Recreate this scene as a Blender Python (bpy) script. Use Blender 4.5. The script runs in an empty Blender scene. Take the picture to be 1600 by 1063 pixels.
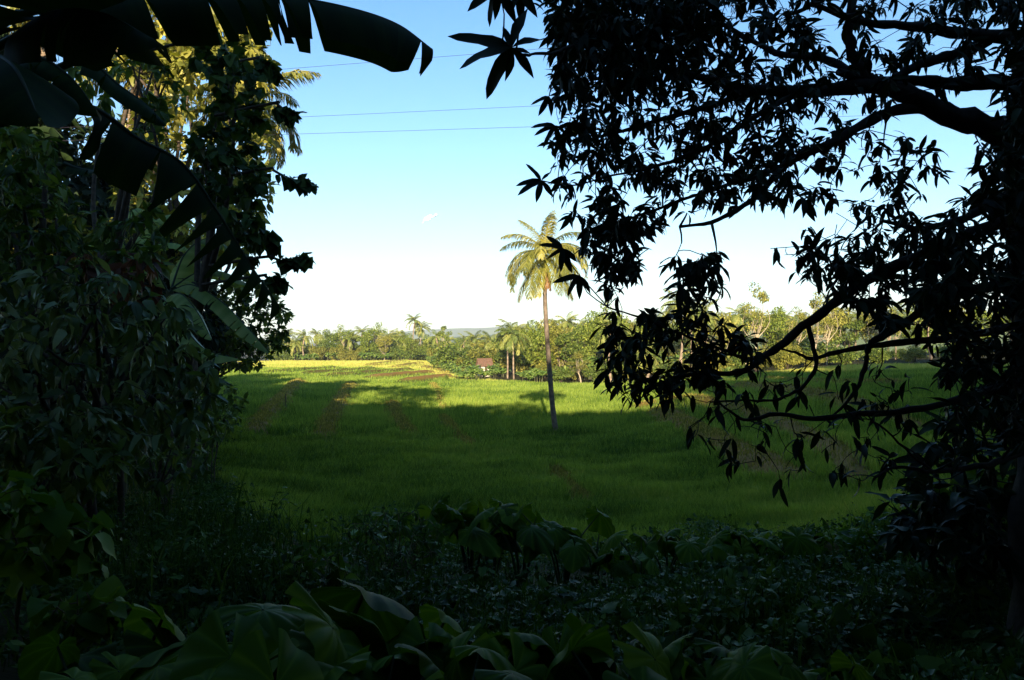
import bpy, math
import numpy as np

R = np.random.default_rng(11)
scene = bpy.context.scene
COL = scene.collection
PI = math.pi

# ------------------------------------------------------------------ camera numbers
CAM_Z = 5.0
F = 1232.0                       # focal length in photograph pixels (photograph 1600 x 1063)
HX, HY = 800.0, 531.0

def W(px, py, d):
    """point seen at photograph pixel (px, py), d metres ahead"""
    return np.array([(px - HX) / F * d, d, CAM_Z - (py - HY) / F * d])

# ------------------------------------------------------------------ object helpers
def link(o, parent=None):
    COL.objects.link(o)
    if parent is not None:
        o.parent = parent
    return o

def tag(o, label=None, cat=None, group=None, kind=None):
    if label: o['label'] = label
    if cat: o['category'] = cat
    if group: o['group'] = group
    if kind: o['kind'] = kind
    return o

def thing(name, label, cat, loc=(0, 0, 0), rz=0.0, group=None):
    o = bpy.data.objects.new(name, None)
    o.empty_display_size = 0.2
    o.location = loc
    o.rotation_euler = (0, 0, rz)
    link(o)
    return tag(o, label, cat, group)

def dup(root, loc, rz=0.0, scale=None, label=None):
    r = root.copy()
    COL.objects.link(r)
    r.location = loc
    r.rotation_euler = (0, 0, rz)
    if scale is not None: r.scale = scale
    if label: r['label'] = label
    for ch in list(root.children):
        c = ch.copy()
        COL.objects.link(c)
        c.parent = r
        for g in list(ch.children):
            q = g.copy()
            COL.objects.link(q)
            q.parent = c
    return r

def as3(p):
    return (float(p[0]), float(p[1]), float(p[2]))

class MB:
    """collects vertices, faces and one tint number per vertex"""
    def __init__(self):
        self.v, self.t, self.f4, self.f3, self.n = [], [], [], [], 0
    def add(self, v, f, tint=0.5):
        v = np.asarray(v, float).reshape(-1, 3)
        f = np.asarray(f, int)
        if len(f):
            (self.f4 if f.shape[1] == 4 else self.f3).append(f + self.n)
        self.v.append(v)
        self.t.append(np.broadcast_to(np.asarray(tint, float), (len(v),)))
        self.n += len(v)
    def build(self, name, mat, parent=None, smooth=True, origin=None):
        v = np.concatenate(self.v)
        if origin is not None:
            v = v - np.asarray(origin, float)
        t = np.concatenate(self.t)
        f4 = np.concatenate(self.f4) if self.f4 else np.zeros((0, 4), int)
        f3 = np.concatenate(self.f3) if self.f3 else np.zeros((0, 3), int)
        me = bpy.data.meshes.new(name)
        me.vertices.add(len(v))
        me.vertices.foreach_set('co', v.astype(np.float32).ravel())
        loops = np.concatenate([f4.ravel(), f3.ravel()]).astype(np.int32)
        me.loops.add(len(loops))
        me.loops.foreach_set('vertex_index', loops)
        nf = len(f4) + len(f3)
        me.polygons.add(nf)
        st = np.concatenate([np.arange(len(f4)) * 4, len(f4) * 4 + np.arange(len(f3)) * 3]).astype(np.int32)
        me.polygons.foreach_set('loop_start', st)
        me.update(calc_edges=True)
        me.polygons.foreach_set('use_smooth', np.full(nf, smooth))
        a = me.attributes.new('tint', 'FLOAT', 'POINT')
        a.data.foreach_set('value', t.astype(np.float32))
        me.validate()
        me.materials.append(mat)
        o = bpy.data.objects.new(name, me)
        link(o, parent)
        return o

def unit(a):
    a = np.asarray(a, float)
    return a / np.maximum(np.linalg.norm(a, axis=-1, keepdims=True), 1e-9)

def tube(mb, pts, rad, sides=7, tint=0.5, cap=True):
    pts = np.asarray(pts, float)
    n = len(pts)
    rad = np.broadcast_to(np.asarray(rad, float), (n,))
    tg = unit(np.gradient(pts, axis=0))
    ref = np.array([0.31, 0.17, 1.0]) if abs(tg[0][2]) < 0.9 else np.array([1.0, 0.2, 0.1])
    x = unit(np.cross(tg, ref))
    y = np.cross(tg, x)
    a = np.arange(sides) / sides * 2 * PI
    ring = np.cos(a)[None, :, None] * x[:, None, :] + np.sin(a)[None, :, None] * y[:, None, :]
    v = (pts[:, None, :] + ring * rad[:, None, None]).reshape(-1, 3)
    i = np.arange(n - 1)[:, None] * sides + np.arange(sides)[None, :]
    j = np.arange(n - 1)[:, None] * sides + (np.arange(sides)[None, :] + 1) % sides
    mb.add(v, np.stack([i, j, j + sides, i + sides], -1).reshape(-1, 4), tint)
    if cap and sides >= 4:
        c = np.vstack([pts[-1], v[-sides:]])
        k = np.arange(sides)
        mb.add(c, np.stack([np.zeros(sides, int), 1 + k, 1 + (k + 1) % sides], -1), tint)

def spline(pts, n=24):
    """Catmull-Rom through the points"""
    p = np.asarray(pts, float)
    if len(p) == 2:
        return p[0] + (p[1] - p[0]) * np.linspace(0, 1, n)[:, None]
    q = np.vstack([2 * p[0] - p[1], p, 2 * p[-1] - p[-2]])
    u = np.linspace(0, len(p) - 1 - 1e-9, n)
    i = u.astype(int)
    t = (u - i)[:, None]
    a, b, c, d = q[i], q[i + 1], q[i + 2], q[i + 3]
    return 0.5 * (2 * b + (c - a) * t + (2 * a - 5 * b + 4 * c - d) * t ** 2 + (3 * b - a - 3 * c + d) * t ** 3)

_nz = [(R.normal(size=2), R.uniform(0, 6.28)) for _ in range(48)]
def noise2(x, y, scale=1.0, octs=3, seed=0):
    s = 0.0
    amp, k = 1.0, 0
    for o in range(octs):
        for _ in range(4):
            (dx, dy), ph = _nz[(seed * 7 + k) % 48]
            k += 1
            s = s + amp * np.sin((x * dx + y * dy) * scale * 2 ** o * 2.2 + ph) / 4
        amp *= 0.55
    return s

# ------------------------------------------------------------------ materials
def new_mat(name):
    m = bpy.data.materials.new(name)
    m.use_nodes = True
    nt = m.node_tree
    nt.nodes.clear()
    return m, nt, nt.nodes, nt.links

def leaf_mat(name, dark, mid, pale, rough=0.45, spec=0.35, trans=0.3, tcol=None, noise=6.0):
    m, nt, N, L = new_mat(name)
    out = N.new('ShaderNodeOutputMaterial')
    at = N.new('ShaderNodeAttribute'); at.attribute_name = 'tint'
    tc = N.new('ShaderNodeTexCoord')
    nz = N.new('ShaderNodeTexNoise'); nz.inputs['Scale'].default_value = noise; nz.inputs['Detail'].default_value = 3
    L.new(tc.outputs['Object'], nz.inputs['Vector'])
    ma = N.new('ShaderNodeMath'); ma.operation = 'MULTIPLY_ADD'
    ma.inputs[1].default_value = 0.5; ma.inputs[2].default_value = -0.25
    L.new(nz.outputs['Fac'], ma.inputs[0])
    ad = N.new('ShaderNodeMath'); ad.operation = 'ADD'; ad.use_clamp = True
    L.new(at.outputs['Fac'], ad.inputs[0]); L.new(ma.outputs[0], ad.inputs[1])
    cr = N.new('ShaderNodeValToRGB')
    e = cr.color_ramp.elements
    e[0].position, e[0].color = 0.0, (*dark, 1)
    e[1].position, e[1].color = 1.0, (*pale, 1)
    k = e.new(0.5); k.color = (*mid, 1)
    L.new(ad.outputs[0], cr.inputs['Fac'])
    b = N.new('ShaderNodeBsdfPrincipled')
    b.inputs['Roughness'].default_value = rough
    b.inputs['Specular IOR Level'].default_value = spec
    L.new(cr.outputs['Color'], b.inputs['Base Color'])
    tr = N.new('ShaderNodeBsdfTranslucent')
    mx = N.new('ShaderNodeMix'); mx.data_type = 'RGBA'; mx.blend_type = 'MULTIPLY'; mx.inputs['Factor'].default_value = 1.0
    L.new(cr.outputs['Color'], mx.inputs['A'])
    mx.inputs['B'].default_value = (*(tcol or (1.5, 1.5, 0.6)), 1)
    L.new(mx.outputs['Result'], tr.inputs['Color'])
    ms = N.new('ShaderNodeMixShader'); ms.inputs['Fac'].default_value = trans
    L.new(b.outputs[0], ms.inputs[1]); L.new(tr.outputs[0], ms.inputs[2])
    L.new(ms.outputs[0], out.inputs['Surface'])
    return m

def bark_mat(name, a, b, scale=8.0, rings=0.0, rough=0.85):
    m, nt, N, L = new_mat(name)
    out = N.new('ShaderNodeOutputMaterial')
    tc = N.new('ShaderNodeTexCoord')
    nz = N.new('ShaderNodeTexNoise'); nz.inputs['Scale'].default_value = scale; nz.inputs['Detail'].default_value = 6
    L.new(tc.outputs['Object'], nz.inputs['Vector'])
    cr = N.new('ShaderNodeValToRGB')
    cr.color_ramp.elements[0].position = 0.3; cr.color_ramp.elements[0].color = (*a, 1)
    cr.color_ramp.elements[1].position = 0.7; cr.color_ramp.elements[1].color = (*b, 1)
    L.new(nz.outputs['Fac'], cr.inputs['Fac'])
    p = N.new('ShaderNodeBsdfPrincipled'); p.inputs['Roughness'].default_value = rough
    p.inputs['Specular IOR Level'].default_value = 0.2
    bp = N.new('ShaderNodeBump'); bp.inputs['Strength'].default_value = 0.6; bp.inputs['Distance'].default_value = 0.02
    if rings:
        wv = N.new('ShaderNodeTexWave'); wv.bands_direction = 'Z'; wv.inputs['Scale'].default_value = rings
        wv.inputs['Distortion'].default_value = 1.5
        L.new(tc.outputs['Object'], wv.inputs['Vector'])
        mx = N.new('ShaderNodeMix'); mx.data_type = 'RGBA'; mx.blend_type = 'MULTIPLY'; mx.inputs['Factor'].default_value = 0.35
        L.new(cr.outputs['Color'], mx.inputs['A']); L.new(wv.outputs['Color'], mx.inputs['B'])
        L.new(mx.outputs['Result'], p.inputs['Base Color'])
        L.new(wv.outputs['Fac'], bp.inputs['Height'])
    else:
        L.new(cr.outputs['Color'], p.inputs['Base Color'])
        L.new(nz.outputs['Fac'], bp.inputs['Height'])
    L.new(bp.outputs['Normal'], p.inputs['Normal'])
    L.new(p.outputs[0], out.inputs['Surface'])
    return m

M = {}
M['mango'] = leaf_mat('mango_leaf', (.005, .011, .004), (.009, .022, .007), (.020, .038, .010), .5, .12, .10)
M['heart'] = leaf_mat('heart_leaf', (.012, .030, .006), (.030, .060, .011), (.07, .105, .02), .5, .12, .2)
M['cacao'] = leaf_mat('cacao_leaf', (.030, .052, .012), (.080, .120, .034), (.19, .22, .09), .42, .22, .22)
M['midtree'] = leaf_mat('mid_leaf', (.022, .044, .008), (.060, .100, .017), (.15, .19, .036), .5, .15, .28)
M['rust'] = leaf_mat('rust_leaf', (.06, .02, .01), (.15, .05, .02), (.28, .12, .04), .6, .2, .15, (1.2, .9, .6))
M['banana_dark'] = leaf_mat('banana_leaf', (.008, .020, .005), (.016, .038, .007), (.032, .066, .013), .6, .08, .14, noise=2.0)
M['banana'] = leaf_mat('banana_leaf_sunlit', (.10, .15, .03), (.20, .27, .06), (.38, .40, .14), .45, .3, .3, noise=2.0)  # sunlight on the back banana leaves is put into this paler colour
M['banana_far'] = leaf_mat('banana_leaf_far', (.04, .08, .016), (.13, .20, .035), (.32, .37, .10), .45, .25, .3, noise=.5)
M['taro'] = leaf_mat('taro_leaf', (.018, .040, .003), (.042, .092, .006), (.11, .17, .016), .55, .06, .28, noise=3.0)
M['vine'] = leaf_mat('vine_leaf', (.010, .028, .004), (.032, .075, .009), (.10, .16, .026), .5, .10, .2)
M['stalk'] = leaf_mat('stalk', (.015, .025, .006), (.03, .045, .012), (.06, .07, .025), .5, .3, .1)
M['palm'] = leaf_mat('palm_frond', (.045, .06, .012), (.18, .18, .03), (.44, .36, .075), .4, .35, .2, (1.3, 1.25, .6), noise=.6)
M['palm_far'] = leaf_mat('far_palm_frond', (.04, .065, .012), (.13, .165, .03), (.36, .34, .085), .45, .3, .2, (1.3, 1.25, .6), noise=.6)
M['dead'] = leaf_mat('dead_frond', (.12, .06, .025), (.27, .14, .055), (.42, .25, .11), .7, .2, .15, (1.1, 1, .8))
M['far1'] = leaf_mat('far_leaf_bright', (.040, .068, .010), (.15, .195, .025), (.40, .41, .075), .5, .2, .3, noise=.5)
M['far2'] = leaf_mat('far_leaf_deep', (.026, .048, .009), (.095, .135, .020), (.28, .31, .055), .5, .2, .25, noise=.5)
M['far3'] = leaf_mat('far_leaf_olive', (.07, .080, .013), (.22, .215, .036), (.46, .40, .09), .5, .2, .3, noise=.5)
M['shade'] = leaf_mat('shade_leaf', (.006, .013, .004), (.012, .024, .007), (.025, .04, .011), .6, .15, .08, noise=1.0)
M['rice'] = leaf_mat('rice_blade', (.030, .078, .008), (.24, .31, .042), (.48, .41, .10), .5, .15, .35, (1.3, 1.35, .5), noise=.09)
M['weed'] = leaf_mat('weed_blade', (.07, .08, .012), (.19, .16, .03), (.34, .26, .065), .6, .15, .25, noise=.3)
M['bark'] = bark_mat('mango_bark', (.012, .010, .008), (.035, .028, .022), 14)
M['bark_mid'] = bark_mat('brown_bark', (.035, .026, .018), (.09, .065, .045), 10)
M['bark_pale'] = bark_mat('pale_bark', (.22, .17, .11), (.42, .34, .23), 3)
M['palm_trunk'] = bark_mat('palm_trunk', (.12, .09, .065), (.25, .19, .14), 5, rings=5.0)
M['palm_trunk_pale'] = bark_mat('palm_trunk_pale', (.17, .12, .08), (.34, .25, .17), 3, rings=3.0)
M['stem'] = bark_mat('banana_stem', (.03, .04, .015), (.09, .08, .035), 5)
M['twig_dry'] = bark_mat('dry_twig', (.05, .035, .02), (.12, .08, .045), 10)
M['yellow'] = leaf_mat('old_leaf', (.05, .04, .008), (.11, .085, .014), (.18, .14, .03), .6, .1, .25)
M['wire'] = bark_mat('wire_metal', (.02, .018, .03), (.04, .03, .05), 3, rough=.6)
M['coconut'] = bark_mat('coconut_husk', (.25, .2, .03), (.42, .30, .06), 4, rough=.5)
M['wall'] = bark_mat('hut_wall', (.45, .40, .32), (.6, .55, .45), 2)
M['roof'] = bark_mat('hut_roof', (.09, .05, .032), (.16, .085, .055), 3)
M['hutdoor'] = bark_mat('hut_door', (.05, .03, .02), (.08, .05, .03), 3)

# ------------------------------------------------------------------ leaf shapes
def leaf_tpl(width, W_=.2, n=5, fold=.3, curl=.5, wave=0.0):
    """blade along +Y of length 1: rows of three points; width(t) in 0..1"""
    t = np.linspace(0, 1, n + 1)
    a = curl * t
    y = np.cumsum(np.r_[0, np.cos((a[1:] + a[:-1]) / 2) / n])
    z = -np.cumsum(np.r_[0, np.sin((a[1:] + a[:-1]) / 2) / n])
    w = np.maximum(width(t), .02) * W_ / 2
    v = np.zeros((n + 1, 3, 3))
    for k, s in enumerate((-1, 0, 1)):
        v[:, k, 0] = s * w
        v[:, k, 1] = y
        v[:, k, 2] = z + abs(s) * w * fold + s * wave * w * np.sin(t * 9)
    q = []
    for i in range(n):
        for k in range(2):
            q.append((i * 3 + k, i * 3 + k + 1, i * 3 + k + 4, i * 3 + k + 3))
    return v.reshape(-1, 3), np.array(q)

def inst(mb, tpl, pos, d, up, size, tint):
    V, Fq = tpl
    pos = np.asarray(pos, float).reshape(-1, 3)
    n = len(pos)
    d = unit(np.broadcast_to(d, (n, 3)))
    x = unit(np.cross(d, np.broadcast_to(up, (n, 3)) + 1e-5))
    z = np.cross(x, d)
    size = np.broadcast_to(np.asarray(size, float), (n,))
    v = (V[None, :, 0, None] * x[:, None] + V[None, :, 1, None] * d[:, None] + V[None, :, 2, None] * z[:, None])
    v = v * size[:, None, None] + pos[:, None]
    f = Fq[None] + (np.arange(n) * len(V))[:, None, None]
    mb.add(v.reshape(-1, 3), f.reshape(-1, Fq.shape[1]), np.repeat(np.broadcast_to(tint, (n,)), len(V)))

lance = lambda t: np.sin(PI * np.clip(t, 0, 1) ** .85) ** .8
ovate = lambda t: np.sin(PI * t ** .62) ** .75
heartw = lambda t: np.clip(np.sqrt(np.clip(t * 9, 0, 1)) * (1 - t) ** .72 * 1.25, 0, 1)
T_MANGO = [leaf_tpl(lance, .27, 5, .35, c, w) for c, w in ((.2, .15), (.6, .25), (1.0, .2))]
T_CACAO = [leaf_tpl(ovate, .36, 5, .3, c, .25) for c in (.3, .8, 1.2)]
T_OVATE = [leaf_tpl(ovate, .5, 4, .25, c, .2) for c in (.2, .6)]
T_HEART = [leaf_tpl(heartw, .95, 5, .2, c, .15) for c in (.3, .7)]
T_CARD = leaf_tpl(ovate, .55, 2, .3, .5)
T_SPRIG = leaf_tpl(lance, .35, 2, .3, .4)

def rnd_dir(n, r=None):
    r = r or R
    return unit(r.normal(size=(n, 3)))

# ------------------------------------------------------------------ terrain
CTRL = np.array([
    (0, 0, 3.2), (0, 4, 2.9), (0, 7.5, 2.25), (0, 11.5, 1.3), (0, 16, .1), (0, 21, -.95), (0, 28, -1), (2.7, 48, -.96),
    (0, 70, -1.2), (0, 100, -1.6), (-3, 7, 2.5), (-3.6, 9, 2.5), (-5, 14, 1.5), (-8, 20, .5), (-6, 25, -1), (-4, 20, -.7),
    (-3, 4, 2.9), (3, 4, 2.85), (-17, 35, .2), (-11, 22.4, .4), (-29, 67, -.3), (-30, 35, 1), (-30, 60, .5), (-20, 20, 1.5),
    (-12, 35, -1), (-20, 60, -1.1), (-10, 50, -1), (-12, 8, 3), (-20, 0, 3.5), (0, -10, 4.4), (20, -10, 4.5), (-20, -10, 4.5), (0, -25, 9), (-22, -25, 9), (22, -25, 9),  # hillside behind the viewer, added to stop low sun leaking in
    (12, 4, 3), (8, 10, 2.2), (4, 8, 2.15), (4, 10.5, 1.8), (10, 16, 1), (7, 22, -.8), (12, 27, -.6), (20, 20, 1), (20, 35, 0),
    (14, 42, -.8), (25, 52, .1), (40, 60, 1), (30, 90, .1), (45, 105, 1.4), (30, 120, -.6), (13, 122, -1.75), (-5, 130, -1.5),
    (-26, 220, -.9), (-60, 220, -.9), (-60, 150, -1.1), (-30, 150, -1.3), (-10, 175, -1.2), (60, 120, 1.6), (100, 130, 3),
    (0, 300, -5), (-80, 300, -5), (80, 300, -1), (0, 500, -10), (300, 500, -5), (-300, 500, -9), (-300, 0, 3), (300, 0, 5),
    (0, -200, 14), (-45, 105, -.9), (150, 200, 3), (-150, 200, -1), (0, 1200, -10), (900, 900, -8), (-900, 900, -8)], float)
_d = np.linalg.norm(CTRL[:, None, :2] - CTRL[None, :, :2], axis=-1)
_n = len(CTRL)
_A = np.zeros((_n + 1, _n + 1)); _A[:_n, :_n] = -_d; _A[:_n, _n] = 1; _A[_n, :_n] = 1
_w = np.linalg.solve(_A + np.diag(np.r_[np.full(_n, .25), 0]) * -1, np.r_[CTRL[:, 2], 0])

def H0(x, y):
    x = np.asarray(x, float); y = np.asarray(y, float)
    s = np.full(np.broadcast(x, y).shape, _w[_n])
    for i in range(_n):
        s = s - _w[i] * np.hypot(x - CTRL[i, 0], y - CTRL[i, 1])
    far = np.clip((np.hypot(x, y) - 700) / 500, 0, 1)
    return s * (1 - far) - 10 * far

def G(px, py, hf=H0):
    """where the sight line through a photograph pixel meets the ground"""
    d = np.exp(np.linspace(math.log(3), math.log(600), 1500))
    x = (px - HX) / F * d
    z = CAM_Z - (py - HY) / F * d
    h = hf(x, d)
    k = np.argmax(z < h)
    if z[k] >= h[k]: k = len(d) - 1
    return np.array([x[k], d[k], h[k]])

FIELD = np.array([(-6.5, 21.5), (-13.5, 35), (-25, 67), (-58, 130), (-76, 150), (-115, 222), (-15, 222), (-9, 160), (-6, 130), (5, 123),
                  (14, 120), (30, 117), (50, 109), (62, 90), (44, 52), (24, 31), (14, 23.5), (8, 21)])

def inside(poly, x, y):
    c = np.zeros(np.shape(x), bool)
    n = len(poly)
    for i in range(n):
        x1, y1 = poly[i]; x2, y2 = poly[(i + 1) % n]
        if y1 == y2: continue
        m = ((y1 > y) != (y2 > y)) & (x < (x2 - x1) * (y - y1) / (y2 - y1) + x1)
        c ^= m
    return c

# paddy dykes: traced on the ground; (points, half width m, height m, bareness)
BUND_PX = [
    ([(466, 598), (440, 628), (418, 655), (398, 684)], 1.1, .62, .75),
    ([(548, 602), (530, 632), (515, 665), (503, 694)], 1.1, .60, .7),
    ([(611, 634), (621, 658), (640, 688)], .8, .50, .9),
    ([(690, 655), (712, 682), (738, 708)], .6, .40, .8),
    ([(676, 600), (684, 612), (690, 640)], .5, .2, .8),
    ([(868, 742), (888, 768), (908, 792)], .6, .35, .9),
    ([(1035, 650), (1080, 682), (1130, 702), (1222, 758)], 1.4, .70, 1.0),
    ([(1000, 640), (1080, 634), (1150, 650), (1210, 670), (1292, 716), (1335, 762)], .8, .60, .8),
    ([(1150, 608), (1250, 628), (1330, 652), (1430, 694)], .9, .6, .8),
    ([(1200, 598), (1290, 612), (1400, 618)], .9, .5, .7),
    ([(485, 584), (581, 578)], 1.6, .7, .4), ([(519, 588), (637, 579)], 1.6, .7, .45),
    ([(587, 591), (667, 584)], 1.6, .8, 1.0), ([(636, 597), (700, 590)], 1.5, .8, 1.0),
    ([(585, 571), (626, 566)], 2.2, .7, .5), ([(624, 574), (656, 569)], 2.0, .7, .5), ([(664, 575), (700, 583)], 1.6, .7, .6),
    ([(420, 582), (520, 576)], 1.6, .6, .35),
]
BUNDS = []
for pl, hw, ht, bare in BUND_PX:
    pts = np.array([G(a, b)[:2] for a, b in pl])
    BUNDS.append((spline(pts, 14) if len(pts) > 2 else spline(pts, 8), hw, ht, bare))

def bund(x, y):
    """(height to add, bareness 0..1) at each point"""
    h = np.zeros(np.shape(x)); s = np.zeros(np.shape(x))
    for pts, hw, ht, bare in BUNDS:
        lo, hi = pts.min(0) - 3, pts.max(0) + 3
        m = (x > lo[0]) & (x < hi[0]) & (y > lo[1]) & (y < hi[1])
        if not m.any(): continue
        xx, yy = x[m], y[m]
        best = np.full(xx.shape, 1e9)
        for a, b in zip(pts[:-1], pts[1:]):
            ab = b - a
            t = np.clip(((xx - a[0]) * ab[0] + (yy - a[1]) * ab[1]) / (ab @ ab), 0, 1)
            best = np.minimum(best, np.hypot(xx - a[0] - t * ab[0], yy - a[1] - t * ab[1]))
        best = best + .35 * hw * noise2(xx, yy, 1.1, 2, 3)
        g = np.exp(-(best / hw) ** 2)
        h[m] = np.maximum(h[m], ht * g)
        s[m] = np.maximum(s[m], bare * np.clip(1.5 * g - .2, 0, 1))
    # the right-hand paddies step up behind two curved edges
    for ln in (7, 8):
        pts = BUNDS[ln][0]
        o = np.argsort(pts[:, 1])
        xl = np.interp(y, pts[o, 1], pts[o, 0])
        win = np.clip((y - pts[:, 1].min() + 1) / 4, 0, 1) * np.clip((pts[:, 1].max() + 14 - y) / 18, 0, 1)
        h += .42 * win / (1 + np.exp(-np.clip((x - xl) / .25, -30, 30)))
    return h, s

def H(x, y):
    x = np.asarray(x, float); y = np.asarray(y, float)
    b, _ = bund(np.atleast_1d(x), np.atleast_1d(y))
    return H0(x, y) + (b if x.ndim else b[0])

def Hs(x, y):
    return float(H0(np.array([x]), np.array([y]))[0])

def ripe_at(x, y):
    px = HX + x / y * F
    py = HY + (CAM_Z - H0(x, y)) / y * F
    edge = np.interp(px, [380, 430, 520, 600, 660, 700, 770, 900, 960], [576, 577, 577, 579, 583, 594, 598, 594, 585])
    r = np.clip((edge - py + 2.0 * noise2(x, y, .08, 2, 5)) / 3.0, 0, 1) * (y > 70)
    r2 = .33 * np.clip((px - 700) / 200, 0, 1) * np.clip((py - 700) / 60, 0, 1) * np.clip(.5 + noise2(x, y, .25, 2, 2), 0, 1)
    return np.maximum(r * .85, r2)

# ground sheet: polar grid around the camera
ang = np.concatenate([np.linspace(-48, 48, 561), np.linspace(48, 312, 90)[1:-1]]) / 180 * PI
rad = np.concatenate([[.4], np.exp(np.linspace(math.log(1.0), math.log(16), 60)), np.exp(np.linspace(math.log(16), math.log(240), 250))[1:],
                      np.exp(np.linspace(math.log(240), math.log(4300), 50))[1:]])
aa, rr = np.meshgrid(ang, rad)
gx, gy = np.sin(aa) * rr, np.cos(aa) * rr
gb, gs = bund(gx, gy)
inf = inside(FIELD, gx, gy)
gz = H0(gx, gy) + gb + (~inf) * .09 * noise2(gx, gy, .8, 3, 1)
na, nr = len(ang), len(rad)
i = np.arange(nr - 1)[:, None] * na + np.arange(na)[None]
j = np.arange(nr - 1)[:, None] * na + (np.arange(na)[None] + 1) % na
mb = MB()
mb.add(np.stack([gx, gy, gz], -1), np.stack([i, i + na, j + na, j], -1).reshape(-1, 4), 0)
cen = np.array([[0, 0, Hs(0, 0)]])
mb.add(cen, np.zeros((0, 3), int), 0)
k = np.arange(na)
mb.f3.append(np.stack([np.full(na, nr * na), k, (k + 1) % na], -1))

m, nt, N, L = new_mat('ground')
out = N.new('ShaderNodeOutputMaterial'); p = N.new('ShaderNodeBsdfPrincipled'); p.inputs['Roughness'].default_value = .95
p.inputs['Specular IOR Level'].default_value = .1
def attr(nm):
    a = N.new('ShaderNodeAttribute'); a.attribute_name = nm; return a.outputs['Fac']
def mixc(fac, a, b):
    x = N.new('ShaderNodeMix'); x.data_type = 'RGBA'
    L.new(fac, x.inputs['Factor'])
    for s, c in (('A', a), ('B', b)):
        if isinstance(c, tuple): x.inputs[s].default_value = (*c, 1)
        else: L.new(c, x.inputs[s])
    return x.outputs['Result']
tc = N.new('ShaderNodeTexCoord')
def nz_(scale, d=5):
    n_ = N.new('ShaderNodeTexNoise'); n_.inputs['Scale'].default_value = scale; n_.inputs['Detail'].default_value = d
    L.new(tc.outputs['Object'], n_.inputs['Vector']); return n_.outputs['Fac']
green = mixc(nz_(1.3), (.024, .040, .006), (.06, .085, .010))
ripe = mixc(nz_(.8), (.17, .16, .02), (.32, .26, .035))
soil = mixc(nz_(2.5, 8), (.13, .065, .016), (.30, .17, .045))
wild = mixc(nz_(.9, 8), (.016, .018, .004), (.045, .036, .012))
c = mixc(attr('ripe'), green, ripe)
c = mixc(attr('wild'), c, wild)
c = mixc(attr('soil'), c, soil)
L.new(c, p.inputs['Base Color'])
bp = N.new('ShaderNodeBump'); bp.inputs['Strength'].default_value = .8; bp.inputs['Distance'].default_value = .08
L.new(nz_(6, 8), bp.inputs['Height']); L.new(bp.outputs['Normal'], p.inputs['Normal'])
L.new(p.outputs[0], out.inputs['Surface'])
M['ground'] = m
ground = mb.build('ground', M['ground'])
tag(ground, kind='structure')
yy = np.maximum(gy, .5)
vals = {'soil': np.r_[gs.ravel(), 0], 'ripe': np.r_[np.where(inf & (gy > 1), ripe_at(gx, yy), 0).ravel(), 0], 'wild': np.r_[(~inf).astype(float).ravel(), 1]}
for nm, v in vals.items():
    ground.data.attributes.new(nm, 'FLOAT', 'POINT').data.foreach_set('value', v.astype(np.float32))

# ------------------------------------------------------------------ rice
def blades(mb, x, y, z, hgt, wid, tint, rich):
    n = len(x)
    az = R.uniform(0, 2 * PI, n)
    lean = R.uniform(.05, .55, n)
    dx, dy = np.cos(az) * lean, np.sin(az) * lean
    fx = R.uniform(-1, 1, n) * .8 + 1e-3      # across vector, mostly facing sideways
    wx, wy = np.cos(fx) * wid / 2, np.sin(fx) * wid / 2
    b = np.stack([x, y, z - .02], -1)
    wv = np.stack([wx, wy, np.zeros(n)], -1)
    md = b + np.stack([dx * hgt * .35, dy * hgt * .35, hgt * .6], -1)
    tp = b + np.stack([dx * hgt * 1.0, dy * hgt * 1.0, hgt * R.uniform(.8, 1.0, n)], -1)
    if rich:
        v = np.stack([b - wv * .6, b + wv * .6, md + wv, md - wv, tp], 1)
        o = (np.arange(n) * 5)[:, None]
        mb.add(v, o + np.array([[0, 1, 2, 3]]), np.repeat(tint, 5))
        mb.f3.append(o + np.array([[3, 2, 4]]) + (mb.n - n * 5))
    else:
        v = np.stack([b - wv, b + wv, tp], 1)
        o = (np.arange(n) * 3)[:, None]
        mb.add(v, o + np.array([[0, 1, 2]]), np.repeat(tint, 3))

def rice_points(n, d0, d1, th=.64):
    d = d0 * (d1 / d0) ** R.uniform(0, 1, n)
    t = np.tan(R.uniform(-th, th, n))
    x, y = t * d, d
    k = inside(FIELD, x + .5 * noise2(x, y, 1.1, 3, 2), y + .9 * noise2(x, y, .9, 3, 4))
    x, y = x[k], y[k]
    h, s = bund(x, y)
    k = s < .3 + .2 * R.uniform(0, 1, len(x))
    return x[k], y[k], h[k]

mb = MB()
for n, d0, d1, nb, rich in ((52000, 20.5, 50, 7, True), (95000, 50, 230, 5, False)):
    x, y, h = rice_points(n, d0, d1)
    x = np.repeat(x, nb); y = np.repeat(y, nb); h = np.repeat(h, nb)
    sp = .010 * y
    x = x + R.normal(0, 1, len(x)) * sp * .45; y = y + R.normal(0, 1, len(y)) * sp * .45
    z = H0(x, y) + h
    rp = ripe_at(x, y)
    patch = noise2(x, y, .10, 3, 1) * .13 + noise2(x, y, .55, 3, 4) * .10
    tint = np.clip(.30 + patch + R.normal(0, .15, len(x)) + rp * .62, 0, 1)
    hg = (.62 + .20 * noise2(x, y, .5, 3, 6)) * R.uniform(.75, 1.15, len(x)) * (1 - .3 * (y > 100))
    blades(mb, x, y, z, hg, .00062 * y + .004, tint, rich)
rice = mb.build('rice', M['rice'])
tag(rice, 'green rice standing in the paddy field, ripening yellow at its far end', 'rice', kind='stuff')

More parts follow.
